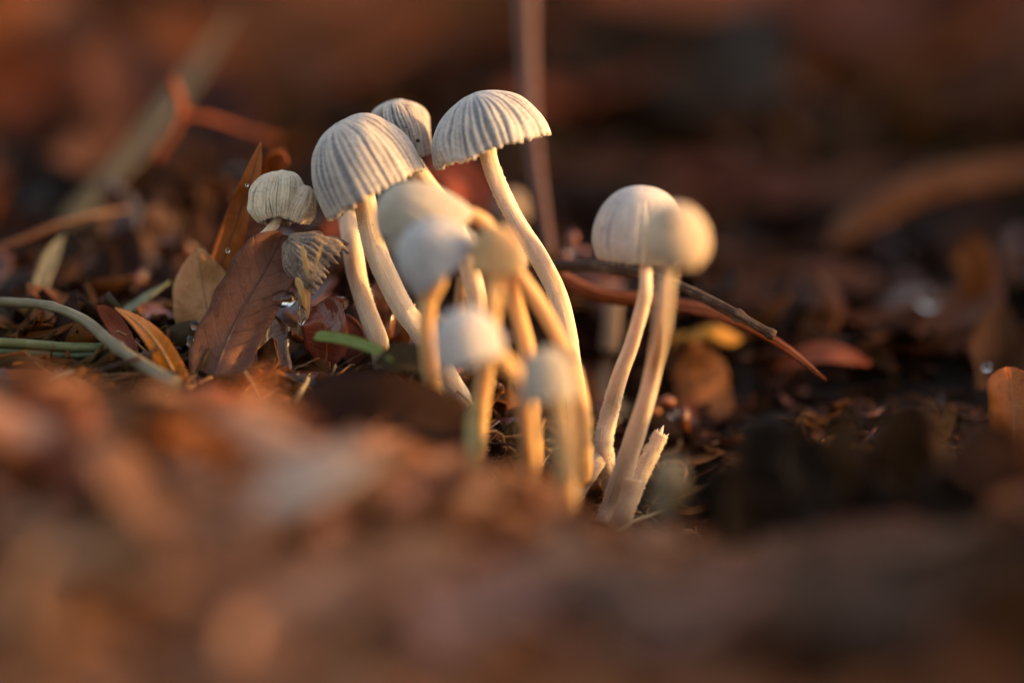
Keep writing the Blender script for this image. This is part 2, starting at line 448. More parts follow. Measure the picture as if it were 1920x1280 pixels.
EDGE = [(-400, 715), (0, 712), (450, 728), (560, 815), (700, 850), (900, 900), (1050, 955), (1130, 1012), (1210, 1035), (1300, 1035), (1500, 985), (1750, 950), (1900, 925), (2400, 900)]
def settle(ob):
    """press a foreground leaf down until it no longer rises over the edge of the mound"""
    q = ob.rotation_quaternion.to_matrix(); drop = 0.0
    for v in ob.data.vertices:
        p = ob.location + q @ Vector((v.co.x * ob.scale.x, v.co.y * ob.scale.y, v.co.z * ob.scale.z))
        r = p - cam.location; dep = r.dot(FWD); k = DIST / dep * PPC
        px = 960 + r.dot(RT) * k; py = 640 - r.dot(UP) * k
        lim = np.interp(px, [e[0] for e in EDGE], [e[1] for e in EDGE])
        if py < lim: drop = max(drop, (lim - py) / k)
    if drop: ob.location.z -= drop
    return ob
KB = .95   # photo colour to surface colour
# leaves that show as patches in the blurred ground behind, some darkened in place of shade: px, py, length cm, yaw deg, colour
BACK = [
    (60, 190, 5, 70, (104, 66, 48)), (210, 130, 6, 20, (80, 44, 22)), (100, 290, 6, 5, (84, 42, 18)), (330, 160, 4, 80, (80, 48, 34)),
    (480, 215, 6, 40, (108, 72, 54)), (700, 130, 7, 30, (104, 78, 46)), (560, 40, 7, 10, (92, 40, 22)), (880, 180, 5, 60, (78, 36, 20)), (380, 60, 7, 50, (84, 38, 20)),
    (1120, 30, 7, 15, (96, 48, 30)), (1240, 135, 6, 25, (134, 68, 36)), (1390, 130, 5, 60, (134, 92, 56)), (1540, 85, 6, 40, (116, 42, 36)),
    (1590, 220, 5, 30, (124, 94, 62)), (1560, 140, 4, 20, (110, 46, 24)), (1750, 120, 7, 140, (90, 46, 32)), (1880, 220, 6, 60, (92, 78, 46)), (1110, 270, 4, 20, (104, 46, 20)),
    (1700, 40, 7, 20, (88, 40, 30)), (1850, 60, 6, 100, (70, 36, 26)), (1480, 330, 4, 15, (58, 34, 16)), (1250, 250, 6, 150, (50, 32, 16)), (1380, 290, 5, 160, (46, 28, 12)), (1130, 160, 5, 120, (52, 32, 16)), (1450, 40, 6, 120, (90, 44, 28)), (1680, 250, 5, 160, (84, 48, 28)),
    (1450, 520, 3, 20, (96, 52, 26)), (1560, 575, 3, 160, (112, 60, 30)), (1660, 640, 3, 30, (120, 64, 32)), (1800, 655, 3, 140, (116, 62, 30)), (1410, 600, 2.6, 60, (104, 58, 32)), (1300, 470, 3, 15, (80, 44, 24)), (1880, 560, 3, 60, (92, 50, 26)), (1520, 660, 2.6, 100, (128, 72, 38)), (1740, 700, 2.6, 20, (120, 66, 34)), (1620, 480, 3, 40, (70, 40, 24)), (1380, 680, 2.4, 30, (110, 66, 38)), (1480, 440, 3, 10, (74, 40, 20)), (1580, 720, 2.4, 150, (96, 56, 30)), (1860, 740, 2.4, 60, (104, 60, 30)),
    (1360, 420, 4, 10, (84, 36, 18)), (1700, 160, 5, 70, (70, 38, 20)), (270, 20, 6, 130, (60, 30, 14)), (30, 60, 5, 30, (58, 34, 18)), (300, 330, 4, 100, (74, 50, 44)), (240, 380, 3, 30, (70, 46, 34)),
]
def tone(c):
    r, g, b_ = c; l = (r + g + b_) / 3
    t = 'olive' if g > .76 * r else 'rusty red' if g < .50 * r else 'orange-brown' if b_ < .36 * r else 'pinkish brown' if b_ > .62 * r else 'brown'
    return ('pale ' if l > 105 else 'dark ' if l < 48 else '') + t
used = {}
def unique_label(base, group, ob):
    """leaves that come out with the same description share a group, the others stand alone"""
    ob['label'] = base
    used.setdefault(base, []).append((ob, group))
def place_words(px):
    return ('at the left edge' if px < 180 else 'on the left' if px < 520 else 'left of centre' if px < 820 else 'in the centre' if px < 1120 else
            'right of centre' if px < 1420 else 'on the right' if px < 1720 else 'at the right edge')
for (px, py, L, yw, col) in BACK:
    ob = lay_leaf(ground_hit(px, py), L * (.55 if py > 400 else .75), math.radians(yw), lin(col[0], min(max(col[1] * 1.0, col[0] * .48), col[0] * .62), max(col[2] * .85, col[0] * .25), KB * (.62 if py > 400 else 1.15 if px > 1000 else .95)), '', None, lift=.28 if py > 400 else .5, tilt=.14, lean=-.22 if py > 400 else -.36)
    row = 'at the picture top' if py < 110 else 'far behind the mushroom caps' if py < 260 else 'close behind the mushrooms'
    unique_label('blurred %s leaf %s, %s' % (tone(col), row, place_words(px)), 'blurred leaves behind the mushrooms', ob)
FRONT = [
    (60, 775, 3, 20, (135, 78, 46)), (200, 760, 3, 150, (158, 108, 80)), (330, 790, 2.6, 60, (126, 88, 62)), (70, 850, 3.4, 100, (140, 84, 62)),
    (300, 905, 4, 20, (160, 114, 86)), (140, 950, 4, 160, (152, 108, 86)), (15, 970, 3, 80, (118, 54, 40)), (350, 1045, 4, 10, (84, 58, 42)), (470, 960, 3.5, 30, (150, 106, 76)),
    (140, 1110, 4, 40, (146, 114, 84)), (500, 1120, 4, 160, (130, 98, 74)), (720, 930, 4, 20, (146, 100, 74)), (880, 960, 4, 155, (150, 94, 66)), (1040, 1000, 3.6, 140, (136, 76, 50)),
    (700, 1070, 4, 30, (116, 66, 46)), (860, 1100, 3.4, 10, (78, 42, 30)), (720, 1190, 4, 170, (84, 52, 40)), (1000, 1250, 5, 20, (140, 104, 92)), (1070, 1130, 4, 20, (120, 84, 72)),
    (1260, 1130, 4, 30, (124, 90, 76)), (1430, 1100, 4, 10, (116, 90, 74)), (1500, 1020, 3, 160, (74, 44, 34)), (1690, 1020, 4, 20, (88, 60, 38)), (1800, 1130, 4, 150, (58, 28, 16)),
    (1650, 1220, 4, 20, (44, 24, 13)), (1450, 1250, 4, 160, (70, 50, 40)), (400, 1230, 4, 15, (120, 82, 60)), (90, 1250, 4, 60, (116, 84, 58)), (600, 990, 4, 10, (124, 88, 62)), (220, 1190, 3.4, 100, (118, 84, 58)),
    (1900, 1000, 4, 100, (74, 48, 32)), (1200, 1040, 3, 30, (116, 64, 42)), (1850, 1240, 4, 60, (40, 26, 16)), (1250, 1260, 4, 50, (118, 92, 76)), (560, 1250, 4, 40, (128, 92, 70)), (850, 1230, 3.6, 100, (122, 84, 72)), (1340, 1200, 3.4, 10, (112, 84, 70)),
    (60, 1060, 3.2, 10, (120, 78, 58)), (960, 1060, 3.4, 170, (130, 84, 62)), (1130, 1210, 3.6, 150, (130, 98, 84)), (1580, 1130, 3.6, 30, (88, 62, 46)),
]
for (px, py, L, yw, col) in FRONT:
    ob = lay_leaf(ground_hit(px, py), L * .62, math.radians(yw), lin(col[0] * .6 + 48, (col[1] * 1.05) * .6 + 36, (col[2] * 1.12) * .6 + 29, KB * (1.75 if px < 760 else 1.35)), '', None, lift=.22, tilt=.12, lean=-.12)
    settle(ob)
    row = 'at the crest of the foreground' if py < 900 else 'in the middle of the foreground' if py < 1130 else 'along the picture bottom'
    unique_label('strongly blurred %s leaf %s, %s' % (tone(col), row, place_words(px)), 'blurred leaves in the foreground', ob)
for base, obs in used.items():
    if len(obs) == 2:                                  # a pair: say which of the two
        obs.sort(key=lambda t: t[0].location.x / (t[0].location - cam.location).dot(FWD))
        obs[0][0]['label'] = base + ', left one'; obs[1][0]['label'] = base + ', right one'
        for ob, g in obs: ob['group'] = g
    elif len(obs) > 2:
        for ob, g in obs: ob['group'] = g
PAL_D = [(62, 34, 18), (84, 44, 24), (50, 30, 18), (96, 60, 32), (72, 50, 34), (110, 66, 40), (44, 26, 14), (84, 48, 26)]  # lowered browns stand in for shade on the litter behind
PAL_M = [(120, 80, 56), (100, 62, 42), (132, 94, 68), (110, 58, 38), (92, 62, 44), (126, 76, 50)]
PAL_R = [(70, 44, 30), (56, 32, 20), (88, 58, 40), (48, 28, 18)]
r2 = random.Random(11)
n_b = n_f = 0
for i in range(2000):                      # behind
    x = r2.uniform(-9, 9); y = r2.uniform(2.6, 29)
    if abs(x) > 4.9 * (1 + y / DIST) + 1.0: continue
    if n_b >= 170: break
    n_b += 1
    c = tuple(v * f_ for v, f_ in zip(r2.choice(PAL_D), (.84, .86, .70)))
    lay_leaf(Vector((x, y, 0)), r2.uniform(1.1, 2.3) * (.75 + .02 * y), r2.uniform(0, 6.28), lin(*c, KB), 'out-of-focus %s fallen leaf lying %s' % (tone(c), 'in the near litter just behind the mushrooms' if y < 8 else 'in the middle litter behind the mushrooms' if y < 17 else 'in the farthest litter at the top'),
             '%s blurred leaves of the litter behind, %s' % (tone(c), 'near' if y < 8 else 'middle' if y < 17 else 'far'), lift=r2.uniform(.05, .25), tilt=.30, wet=r2.random() < .15, rnd=r2)
for i in range(2000):                      # in front
    x = r2.uniform(-5, 5); y = r2.uniform(-11.5, -4.2)
    if abs(x) > 4.6 * (1 + y / DIST) + .6 or x > 4.8: continue
    if n_f >= 90: break
    n_f += 1
    c = r2.choice(PAL_M if x < 1.2 else PAL_R)
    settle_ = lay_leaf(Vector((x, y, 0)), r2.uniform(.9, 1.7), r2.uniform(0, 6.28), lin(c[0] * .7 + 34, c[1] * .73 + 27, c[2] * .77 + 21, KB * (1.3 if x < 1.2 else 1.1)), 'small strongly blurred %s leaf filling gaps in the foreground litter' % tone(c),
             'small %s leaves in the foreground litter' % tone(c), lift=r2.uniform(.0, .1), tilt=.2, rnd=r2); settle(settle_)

# litter that cannot be counted: far ground, flanks, and the crumbs in the hollow
def scatter_mass(name, spots, mat, lens, seed, label, colr, tilt=.35):
    rr = random.Random(seed); mb = MB()
    for (x, y, z, L) in spots:
        n = Vector((rr.gauss(0, tilt), rr.gauss(0, tilt) - .1, 1)).normalized(); a = rr.uniform(0, 6.28)
        t = Vector((math.cos(a), math.sin(a), 0)); t = (t - n * t.dot(n)).normalized(); s = n.cross(t)
        w = L * rr.uniform(.16, .34); th = .014; cu = rr.uniform(-.15, .3) * L
        prof = [(-.5, rr.uniform(.04, .5)), (-.2, rr.uniform(.7, 1.1)), (.15, rr.uniform(.6, 1.05)), (.5, rr.uniform(.03, .6))]
        vs = []; uv = []
        for sgn in (0, -th):
            for (u, ww) in prof:
                for v in (-1, 0, 1):
                    vs.append(Vector((x, y, z)) + t * u * L + s * v * w * ww + n * (sgn + cu * (4 * u * u) * .5 + abs(v) * w * .3)); uv.append((u + .5, v * .5 + .5))
        fs = []
        for i in range(3):
            for j in range(2):
                q = (i * 3 + j, i * 3 + j + 1, i * 3 + j + 4, i * 3 + j + 3)
                fs.append(q); fs.append(tuple(12 + k for k in q[::-1]))
        for i in range(3):
            fs.append((i * 3, i * 3 + 3, i * 3 + 15, i * 3 + 12)); fs.append((i * 3 + 2, i * 3 + 14, i * 3 + 17, i * 3 + 5))
        fs += [(0, 12, 13, 1), (1, 13, 14, 2), (9, 10, 22, 21), (10, 11, 23, 22)]
        mb.add(vs, fs, uv)
    o = mb.build(name, mat, kind='stuff', color=colr); o['label'] = label; return o
rr = random.Random(3)
def in_view(x, y, m=.4): return abs(x) < 4.75 * (1 + y / DIST) + m
far = []
while len(far) < 5200:
    x = rr.uniform(-70, 70); y = rr.uniform(-45, 95)
    if in_view(x, y) and -17 < y < 29: continue
    if abs(x) < 2.5 and y < -15: continue
    if math.hypot(x, y + 33) < 6: continue
    far.append((x, y, ground(x, y) + rr.uniform(0, .3), rr.uniform(1.6, 4.0)))
scatter_mass('leaf_litter', far, M_LEAF, None, 5, 'brown leaf litter covering the ground all around', lin(98, 58, 36, KB))
BACKC = [(98, 58, 28), (54, 32, 17), (122, 80, 46), (38, 24, 13), (74, 38, 18), (80, 60, 36)]  # browns kept dark to carry the shade of the ground behind
for q, colr in enumerate(BACKC):
    sp_ = []
    while len(sp_) < 620:
        x = rr.uniform(-9, 9); y = 2.4 + 27 * rr.random() ** 1.2
        if in_view(x, y, .6) and not (y < 9.5 + rr.uniform(-2, 2) and q in (0, 2, 5)): sp_.append((x, y, ground(x, y) + rr.uniform(0, .16), rr.uniform(.5, 1.5) * (.75 + .025 * y)))
    scatter_mass('leaf_litter', sp_, M_LEAF, None, 20 + q, 'blurred leaf litter on the ground behind the mushrooms', lin(colr[0] * .9, colr[1] * .86, colr[2] * .72, KB))
FRONTC = [(134, 90, 60), (112, 68, 42), (150, 108, 80), (92, 56, 38)]
for q, colr in enumerate([(c[0] + 14, c[1] + 8, c[2] + 4) for c in FRONTC]):
    sp_ = []
    while len(sp_) < 330:
        x = rr.uniform(-5, 5); y = rr.uniform(-14, -4.1)
        if not in_view(x, y, .4) or (x > 1.0 + .6 * rr.random() and q in (0, 2)): continue
        p = Vector((x, y, ground(x, y) + .05)); r = p - cam.location; k = DIST / r.dot(FWD) * PPC
        if 640 - r.dot(UP) * k < np.interp(960 + r.dot(RT) * k, [e[0] for e in EDGE], [e[1] for e in EDGE]) + 12: continue
        sp_.append((x, y, p.z + rr.uniform(-.04, .08), rr.uniform(.5, 1.2)))
    scatter_mass('leaf_litter', sp_, M_LEAF, None, 30 + q, 'strongly blurred leaf litter in the foreground', lin(colr[0], colr[1] * 1.05, colr[2] * 1.14, KB * 1.3), tilt=.13)
CRUMBC = [(70, 40, 22), (110, 52, 22), (44, 28, 18), (130, 92, 60), (92, 60, 40)]
for q, colr in enumerate(CRUMBC):
    sp_ = []
    while len(sp_) < (700 if q != 3 else 260):
        x = rr.uniform(-6, 6); y = rr.uniform(-2.6, 7)
        if not in_view(x, y, .4) or (y > 1.3 and q in (3, 4)): continue
        sp_.append((x, y, ground(x, y) + rr.uniform(.0, .14), rr.uniform(.10, .5)))
    scatter_mass('litter_crumbs', sp_, M_WET if q == 1 else M_LEAF, None, 40 + q, 'small crumbs of broken leaf on the dark soil', lin(*colr, KB))
# heaped scraps packed round the stems and on the left
for q, colr in enumerate([(96, 48, 22), (58, 36, 24), (124, 82, 54), (80, 62, 40)]):
    sp_ = []
    while len(sp_) < 170:
        px = rr.uniform(-40, 1330); dy = rr.uniform(-.6, 3.2)
        p = W(px, 640, dy); y = p.y; x = p.x
        if (y > 1.2 and q in (2, 3)) or (px > 980 and y < 1.2): continue
        h = .55 if px < 640 else .30
        sp_.append((x, y, ground(x, y) + rr.uniform(0, h) * (1 if dy > .2 else .5), rr.uniform(.2, .75)))
    scatter_mass('leaf_scraps', sp_, M_LEAF if q != 0 else M_WET, None, 60 + q, 'ragged scraps of dead leaf heaped around the mushroom feet', lin(*colr, KB), tilt=.9)
# fibres, rootlets and needle-thin bits
for q, (colr, cnt) in enumerate([((150, 110, 70), 170), ((70, 44, 28), 260), ((190, 170, 136), 60)]):
    mb = MB()
    for _ in range(cnt):
        px = rr.uniform(-40, 1280); dy = rr.uniform(-1.0, 3.5); p = W(px, 640, dy); x, y = p.x, p.y
        if y > 1.4 and q != 1: y = rr.uniform(-.8, 1.4)
        z = ground(x, y) + rr.uniform(.02, .3); L = rr.uniform(.2, 1.0); an = rr.uniform(0, 6.28); el = rr.gauss(.1, .35)
        d = Vector((math.cos(an) * math.cos(el), math.sin(an) * math.cos(el), math.sin(el))); o = Vector((x, y, z)); bnd = Vector((rr.gauss(0, .2), rr.gauss(0, .2), rr.gauss(0, .12))) * L
        tube(mb, spline([o - d * L * .5, o + bnd, o + d * L * .5], 7), [rr.uniform(.006, .018)] * 7, 5)
    fo = mb.build('litter_fibres', M_TWIG, kind='stuff', color=lin(*colr)); fo['label'] = 'thin rootlets and fibres tangled in the litter'

# ------------------------------------------------------------------ mushrooms
def make_cap(mb, ctr, axis, R, H, p=2.2, curl=0.0, pleats=44, amp=.05, seed=0, wob=.05, th=.03, nphi=220, nr=30, rag=.05, lobes=None, groove=1.0, squash=1.0, crumple=0.0):
    ax = np.array(axis); ref = np.array(FWD); e1 = np.cross(ax, ref); e1 /= np.linalg.norm(e1); e2 = np.cross(e1, ax)   # e2 points away from the camera
    ctr = np.array(ctr); outer = np.zeros((nr + 1, nphi, 3)); gr = np.zeros((nr + 1, nphi))
    rp = random.Random(seed)
    # uneven pleat positions
    ws = [rp.uniform(.7, 1.4) for _ in range(pleats)]; tot = sum(ws); edges = np.cumsum([0] + ws) / tot
    dep = [rp.uniform(.35, 1.0) for _ in range(pleats + 1)]
    amax = math.pi / 2 + curl
    for i in range(nr + 1):
        t = i / nr
        for j in range(nphi):
            f = j / nphi; ph = 2 * math.pi * f
            f2 = (f + .009 * N3((math.cos(ph) * 6 + seed, math.sin(ph) * 6, t * 3 + 4)) * smooth(t, .1, .6) + .010 * N3((math.cos(ph) * 2 + seed, math.sin(ph) * 2, t * 2.5))) % 1.0
            k = min(np.searchsorted(edges, f2, side='right') - 1, pleats - 1)
            loc = (f2 - edges[k]) / (edges[k + 1] - edges[k])
            ridge = math.sin(math.pi * loc) ** 2.4
            g = (1 - ridge) * (dep[k] if loc < .5 else dep[(k + 1) % pleats]) * min(max(.95 + .75 * N3((f * 30 + seed, t * 2.6, seed * .7)), .25), 1.2)
            on = smooth(t, .08, .45)
            a = t * amax
            sa, ca = math.sin(a), math.cos(a)
            r = R * abs(sa) ** (2 / p); h = H * math.copysign(abs(ca) ** (2 / p), ca)
            if ca < 0: h *= .75
            low = N3((math.cos(ph) * 1.2 + seed * 3.1, math.sin(ph) * 1.2, t * 1.4 + seed))
            r *= 1 + wob * low * smooth(t, 0, .4) - amp * g * on
            h += wob * .5 * R * N3((math.cos(ph) * 1.7 * t + seed, math.sin(ph) * 1.7 * t, 5.5))
            if t > .86:
                q = (t - .86) / .14
                h -= q * q * R * rag * (.5 + 1.0 * N3((f * 60 + seed, 2.2, seed)) + .6 * ridge)
            if crumple:
                r *= 1 + crumple * smooth(t, .1, .5) * N3((math.cos(ph) * 2.6 + seed, math.sin(ph) * 2.6, t * 3.1)); h += crumple * .5 * R * N3((math.cos(ph) * 3.1, math.sin(ph) * 3.1 + seed, t * 3 + 7))
            if lobes:
                d = lobes(ph, t); r *= d[0]; h += d[1] * R
            outer[i, j] = ctr + ax * h + (e1 * math.cos(ph) + e2 * math.sin(ph) * squash) * r
            gr[i, j] = g * on * groove * (1 - .45 * smooth(t, .85, 1)) + .12 * groove * max(low, 0)
    dn = np.gradient(outer, axis=0); dp = np.roll(outer, -1, 1) - np.roll(outer, 1, 1)
    nm = np.cross(dn, dp); nm /= np.linalg.norm(nm, axis=2)[:, :, None] + 1e-9
    s = np.sign(((outer - ctr) * nm).sum(2).mean()); nm *= s
    inner = outer - nm * th; inner[0] = outer[0] - ax * th
    n1 = (nr + 1) * nphi; vs = list(outer.reshape(-1, 3)) + list(inner.reshape(-1, 3)); fs = []
    at = list(gr.ravel()) + list((gr * .5 + .3).ravel()); uv = [(i / nr, j / nphi) for i in range(nr + 1) for j in range(nphi)] * 2
    for i in range(nr):
        for j in range(nphi):
            k = (j + 1) % nphi
            q = (i * nphi + j, (i + 1) * nphi + j, (i + 1) * nphi + k, i * nphi + k)
            fs.append(q); fs.append(tuple(n1 + x for x in q[::-1]))
    for j in range(nphi):
        k = (j + 1) % nphi; a = nr * nphi
        fs.append((a + j, n1 + a + j, n1 + a + k, a + k))
    mb.add(vs, fs, uv, at)
    return ax, e1, e2, outer, inner

def fuzz(mb, path, radii, t0, t1, count, ln, seed=0, wid=.006):
    rr = random.Random(seed); n = len(path); P = np.array(path)
    for _ in range(count):
        s = rr.uniform(t0, t1) * (n - 1); i = min(int(s), n - 2); f = s - i
        c = Vector(P[i] * (1 - f) + P[i + 1] * f); T = Vector(P[i + 1] - P[i]).normalized()
        a = T.orthogonal().normalized(); b = T.cross(a); ph = rr.uniform(0, 6.283)
        d = a * math.cos(ph) + b * math.sin(ph); r = radii[i] * (1 - f) + radii[i + 1] * f
        d2 = (d + T * rr.gauss(-.1, .5) + T.cross(d) * rr.gauss(0, .4)).normalized()
        o = c + d * r * .93; L = ln * rr.uniform(.4, 1.2); w = T.cross(d) * wid; w2 = T * wid
        vs = [o + w, o - w * .5 + w2 * .8, o - w * .5 - w2 * .8, o + d2 * (L + r * .07)]
        mb.add(vs, [(0, 1, 3), (1, 2, 3), (2, 0, 3)])

CREAM = lin(206, 198, 189)
STEMC = lin(230, 210, 184)
def mushroom(label, rim, tilt, back, Rpx, Hpx, stem, sr, p=2.2, curl=.05, pleats=44, amp=.05, seed=1, wob=.05, col=CREAM, scol=STEMC, group=None, rag=.05,
             gills=True, fz=None, lobes=None, groove=1.0, squash=1.0, nphi=220, th=.03, stem_top=.55, sbump=.10, spots=None, crumple=0.0):
    d = rim[2]; R = cm(Rpx, d); H = cm(Hpx, d)
    ctr = W(*rim); tr = math.radians(tilt); br = math.radians(back)
    axis = dirv(math.sin(tr) * math.cos(br), math.cos(tr) * math.cos(br), -math.sin(br))
    pts = [ctr + axis * H * stem_top] + [W(*q) for q in stem]
    n = 46; sp = spline(pts, n)
    root = thing('mushroom', label, 'mushroom', Vector(sp[-1]), group)
    mb = MB(); ax, e1, e2, outer, inner = make_cap(mb, ctr, axis, R, H, p, curl, pleats, amp, seed, wob, th, nphi, 30, rag, lobes, groove, squash, crumple)
    cap = mb.build('cap', M_CAP, root, col)
    r0, r1 = cm(sr[0], d), cm(sr[1], stem[-1][2])
    rad = [r0 + (r1 - r0) * (i / (n - 1)) ** 1.2 + r1 * .25 * smooth(i / (n - 1), .86, 1.0) for i in range(n)]
    mb = MB(); tube(mb, sp, rad, 22, sbump * 1.6, seed * 2.3); mb.build('stem', M_STEM, root, scol)
    if gills:
        mb = MB(); nph = inner.shape[1]; ng = 40
        for g in range(ng):
            j = int(g * nph / ng); vs = []; uvs = []
            for q, i in enumerate((6, 12, 18, 24, 29)):
                pt = inner[i, j]; dep = .16 * R * math.sin(math.pi * (q + .6) / 5.2)
                tw = (e1 * -math.sin(2 * math.pi * j / nph) + e2 * math.cos(2 * math.pi * j / nph)) * .006
                for s_ in (-1, 1):
                    vs += [pt + tw * s_, pt - ax * dep - (pt - np.array(ctr)) * .05 + tw * s_ * .6]; uvs += [(q / 4, 0), (q / 4, 1)]
            fs = []
            for q in range(4):
                a = q * 4
                fs += [(a, a + 4, a + 5, a + 1), (a + 2, a + 3, a + 7, a + 6), (a + 1, a + 5, a + 7, a + 3)]
            mb.add(vs, fs, uvs)
        mb.build('gills', M_GILL, root, lin(126, 104, 84))
    if fz:
        mb = MB()
        for (t0, t1, cnt, ln) in fz: fuzz(mb, sp, rad, t0, t1, cnt, ln, seed)
        mb.build('stem_fuzz', M_STEM, root, lin(235, 214, 180), kind='stuff')
    for (px, py, dd, rs) in (spots or []):
        o = W(px, py, dd); mb = MB(); vs = []; fs = []
        for i in range(5):
            for j in range(10):
                a = math.pi * i / 4; b_ = 2 * math.pi * j / 10
                q = dirv(math.sin(a) * math.cos(b_), math.sin(a) * math.sin(b_), math.cos(a))
                k = 1 + .35 * N3((px + i, py + j * .7, 0)); sc = cm(rs, dd) * k
                vs.append(o + (RT * q.dot(RT) + UP * q.dot(UP) * .8 - FWD * -q.dot(FWD) * .35) * sc)
        for i in range(4):
            for j in range(10): fs.append((i * 10 + j, i * 10 + (j + 1) % 10, (i + 1) * 10 + (j + 1) % 10, (i + 1) * 10 + j))
        mb.add(vs, fs); mb.build('dark_spot', M_SPOT, root)
    return root

# the tall one in the middle
mushroom('tallest mushroom, a sharp grey and cream striped umbrella cap tilted on a long bent stem', (922, 277, 0), -18, -3, 112, 108,
         [(915, 290, 0), (934, 345, 0), (962, 405, 0), (1008, 478, 0), (1042, 545, 0), (1060, 610, 0), (1072, 690, 0), (1084, 780, .2), (1078, 880, .4), (1060, 960, .5)], (16, 20),
         p=1.95, curl=.0, pleats=46, amp=.055, seed=3, wob=.07, rag=.07, crumple=.05, fz=[(.15, 1, 1500, .012)])
mushroom('wide bell cap with grey streaks and folds, second largest, leaning left above the brown leaf', (697, 348, -.15), -29, -3, 103, 133,
         [(684, 372, 0), (694, 435, 0), (716, 500, 0), (752, 570, 0), (796, 634, 0), (850, 725, .2), (890, 800, .4)], (21, 21),
         p=2.5, curl=.06, pleats=38, amp=.06, seed=5, wob=.10, rag=.08, crumple=.06, col=lin(204, 192, 180), fz=[(.2, 1, 1200, .012)])
mushroom('small wrinkled grey cap with dark pits peeking from behind the wide bell cap', (750, 272, .5), -14, -6, 60, 84,
         [(770, 300, .5), (800, 345, .5), (835, 400, .5), (868, 470, .6), (895, 560, .6), (905, 680, .6)], (17, 21),
         p=2.7, curl=.25, pleats=46, amp=.13, seed=9, wob=.20, rag=.08, crumple=.14, col=lin(204, 194, 182), spots=[(783, 264, .27, 5), (773, 276, .25, 4.5), (761, 239, .2, 2)])
mushroom('small curled cream cap with fine ribs and a hole underneath, left of the bell cap', (526, 376, .1), 4, 8, 53, 56,
         [(520, 410, .1), (505, 432, .1), (487, 452, .1), (478, 480, .3), (480, 560, .6)], (9, 9),
         p=2.3, curl=1.0, pleats=46, amp=.09, seed=12, wob=.16, rag=.05, crumple=.20, groove=.5, col=lin(240, 218, 186),
         lobes=lambda ph, t: (1 + .28 * max(math.cos(ph - .15), 0) ** 3 * t - .10 * max(math.cos(ph - 5.2), 0) ** 6, -.15 * max(math.cos(ph), 0) ** 2 * t))
mushroom('withered tan cap torn open with a scalloped edge, under the curled cream cap', (592, 496, .05), -48, -10, 58, 70,
         [(580, 490, 0), (572, 530, 0), (570, 580, .1), (572, 640, .3)], (10, 12),
         p=1.9, curl=.1, pleats=30, amp=.09, seed=15, wob=.28, rag=.24, crumple=.32, col=lin(160, 138, 118), scol=lin(180, 150, 112))
mushroom('thin stem with a small shaded cap tucked under the wide bell cap', (648, 405, .75), 4, 4, 32, 40,
         [(655, 425, .6), (660, 462, .4), (669, 515, .3), (686, 575, .2), (708, 635, .2), (722, 690, .4)], (18, 18),
         p=2.2, pleats=30, amp=.06, seed=18, col=lin(168, 146, 118), fz=[(.3, 1, 500, .012)], nphi=130)
# the folded flap of the curled cap, the torn flaps of the withered one
curled = [o for o in S.objects if o.get('label', '').startswith('small curled cream cap')][0]
mb = MB(); make_cap(mb, W(562, 392, .02), dirv(.42, 1, .25), cm(30), cm(46), 2.2, .5, 26, .10, 71, .15, .03, 110, 20, .08, None, .5, 1.0, .15)
mb.build('folded_flap', M_CAP, curled, lin(234, 208, 176))
withered = [o for o in S.objects if o.get('label', '').startswith('withered tan cap')][0]
for q, (pts_, w_) in enumerate([([(566, 462, -.3), (572, 490, -.34), (580, 530, -.3)], 10), ([(604, 458, -.36), (594, 490, -.38), (584, 530, -.3)], 6), ([(556, 520, -.2), (566, 548, -.2), (574, 585, -.1)], 12)]):
    sp = spline([W(*p_) for p_ in pts_], 12); mb = MB()
    leaf_sheet(mb, sp, [np.array(dirv(.2 * q - .2, .1, 1))] * 12, cm(w_), 12, 5, .3, .4, .012, 80 + q, PROF['lance'], .4)
    mb.build('torn_flap', M_STEM, withered, lin(196, 156, 108))
# blurred ones in front
GB = 'blurred mushrooms in front of the tall one'  # their amber stem colour stands in for the sun's glow
mushroom('blurred beige bell cap lying on its side, its stem arching over to the right', (812, 434, -1.34), -58, 0, 80, 118,
         [(858, 402, -1.34), (895, 408, -1.34), (928, 445, -1.34), (950, 520, -1.27), (972, 590, -1.19), (988, 660, -1.11), (998, 760, -0.95), (1000, 880, -0.64)], (13, 16),
         p=2.2, curl=.5, pleats=36, amp=.05, seed=21, wob=.08, col=lin(192, 178, 158), scol=lin(232, 192, 136), group=GB, nphi=140, groove=.5, stem_top=.3, spots=[(716, 448, -1.56, 7)])
mushroom('blurred blue-grey dome cap leaning left beneath the beige sideways cap', (836, 502, -1.83), -42, -4, 78, 100,
         [(822, 520, -1.83), (803, 565, -1.74), (800, 620, -1.59), (808, 700, -1.27), (830, 790, -0.79)], (16, 16),
         p=2.4, pleats=34, amp=.04, seed=24, wob=.06, col=lin(196, 190, 186), scol=lin(232, 192, 136), group=GB, nphi=140, groove=.6)
mushroom('small blurred cap with sunlit orange put into its colour, right of the blue-grey dome', (928, 508, -2.12), 4, -2, 52, 84,
         [(926, 545, -2.12), (922, 600, -1.97), (915, 660, -1.80), (903, 740, -1.47), (890, 850, -0.99)], (15, 17),
         p=2.4, pleats=30, amp=.04, seed=27, col=lin(206, 162, 108), scol=lin(232, 192, 136), group=GB, nphi=130, groove=.5)  # cap colour carries the orange of the sunlight
mushroom('little blurred cap half hidden behind the orange-tinted one, on a slanting stem', (962, 500, -1.34), -20, 2, 30, 48,
         [(975, 515, -1.34), (1005, 560, -1.34), (1042, 622, -1.34), (1076, 700, -1.25), (1092, 790, -1.08), (1090, 900, -0.72)], (13, 17),
         p=2.2, pleats=26, amp=.04, seed=30, col=lin(190, 166, 134), scol=lin(232, 192, 136), group=GB, nphi=120, groove=.5)
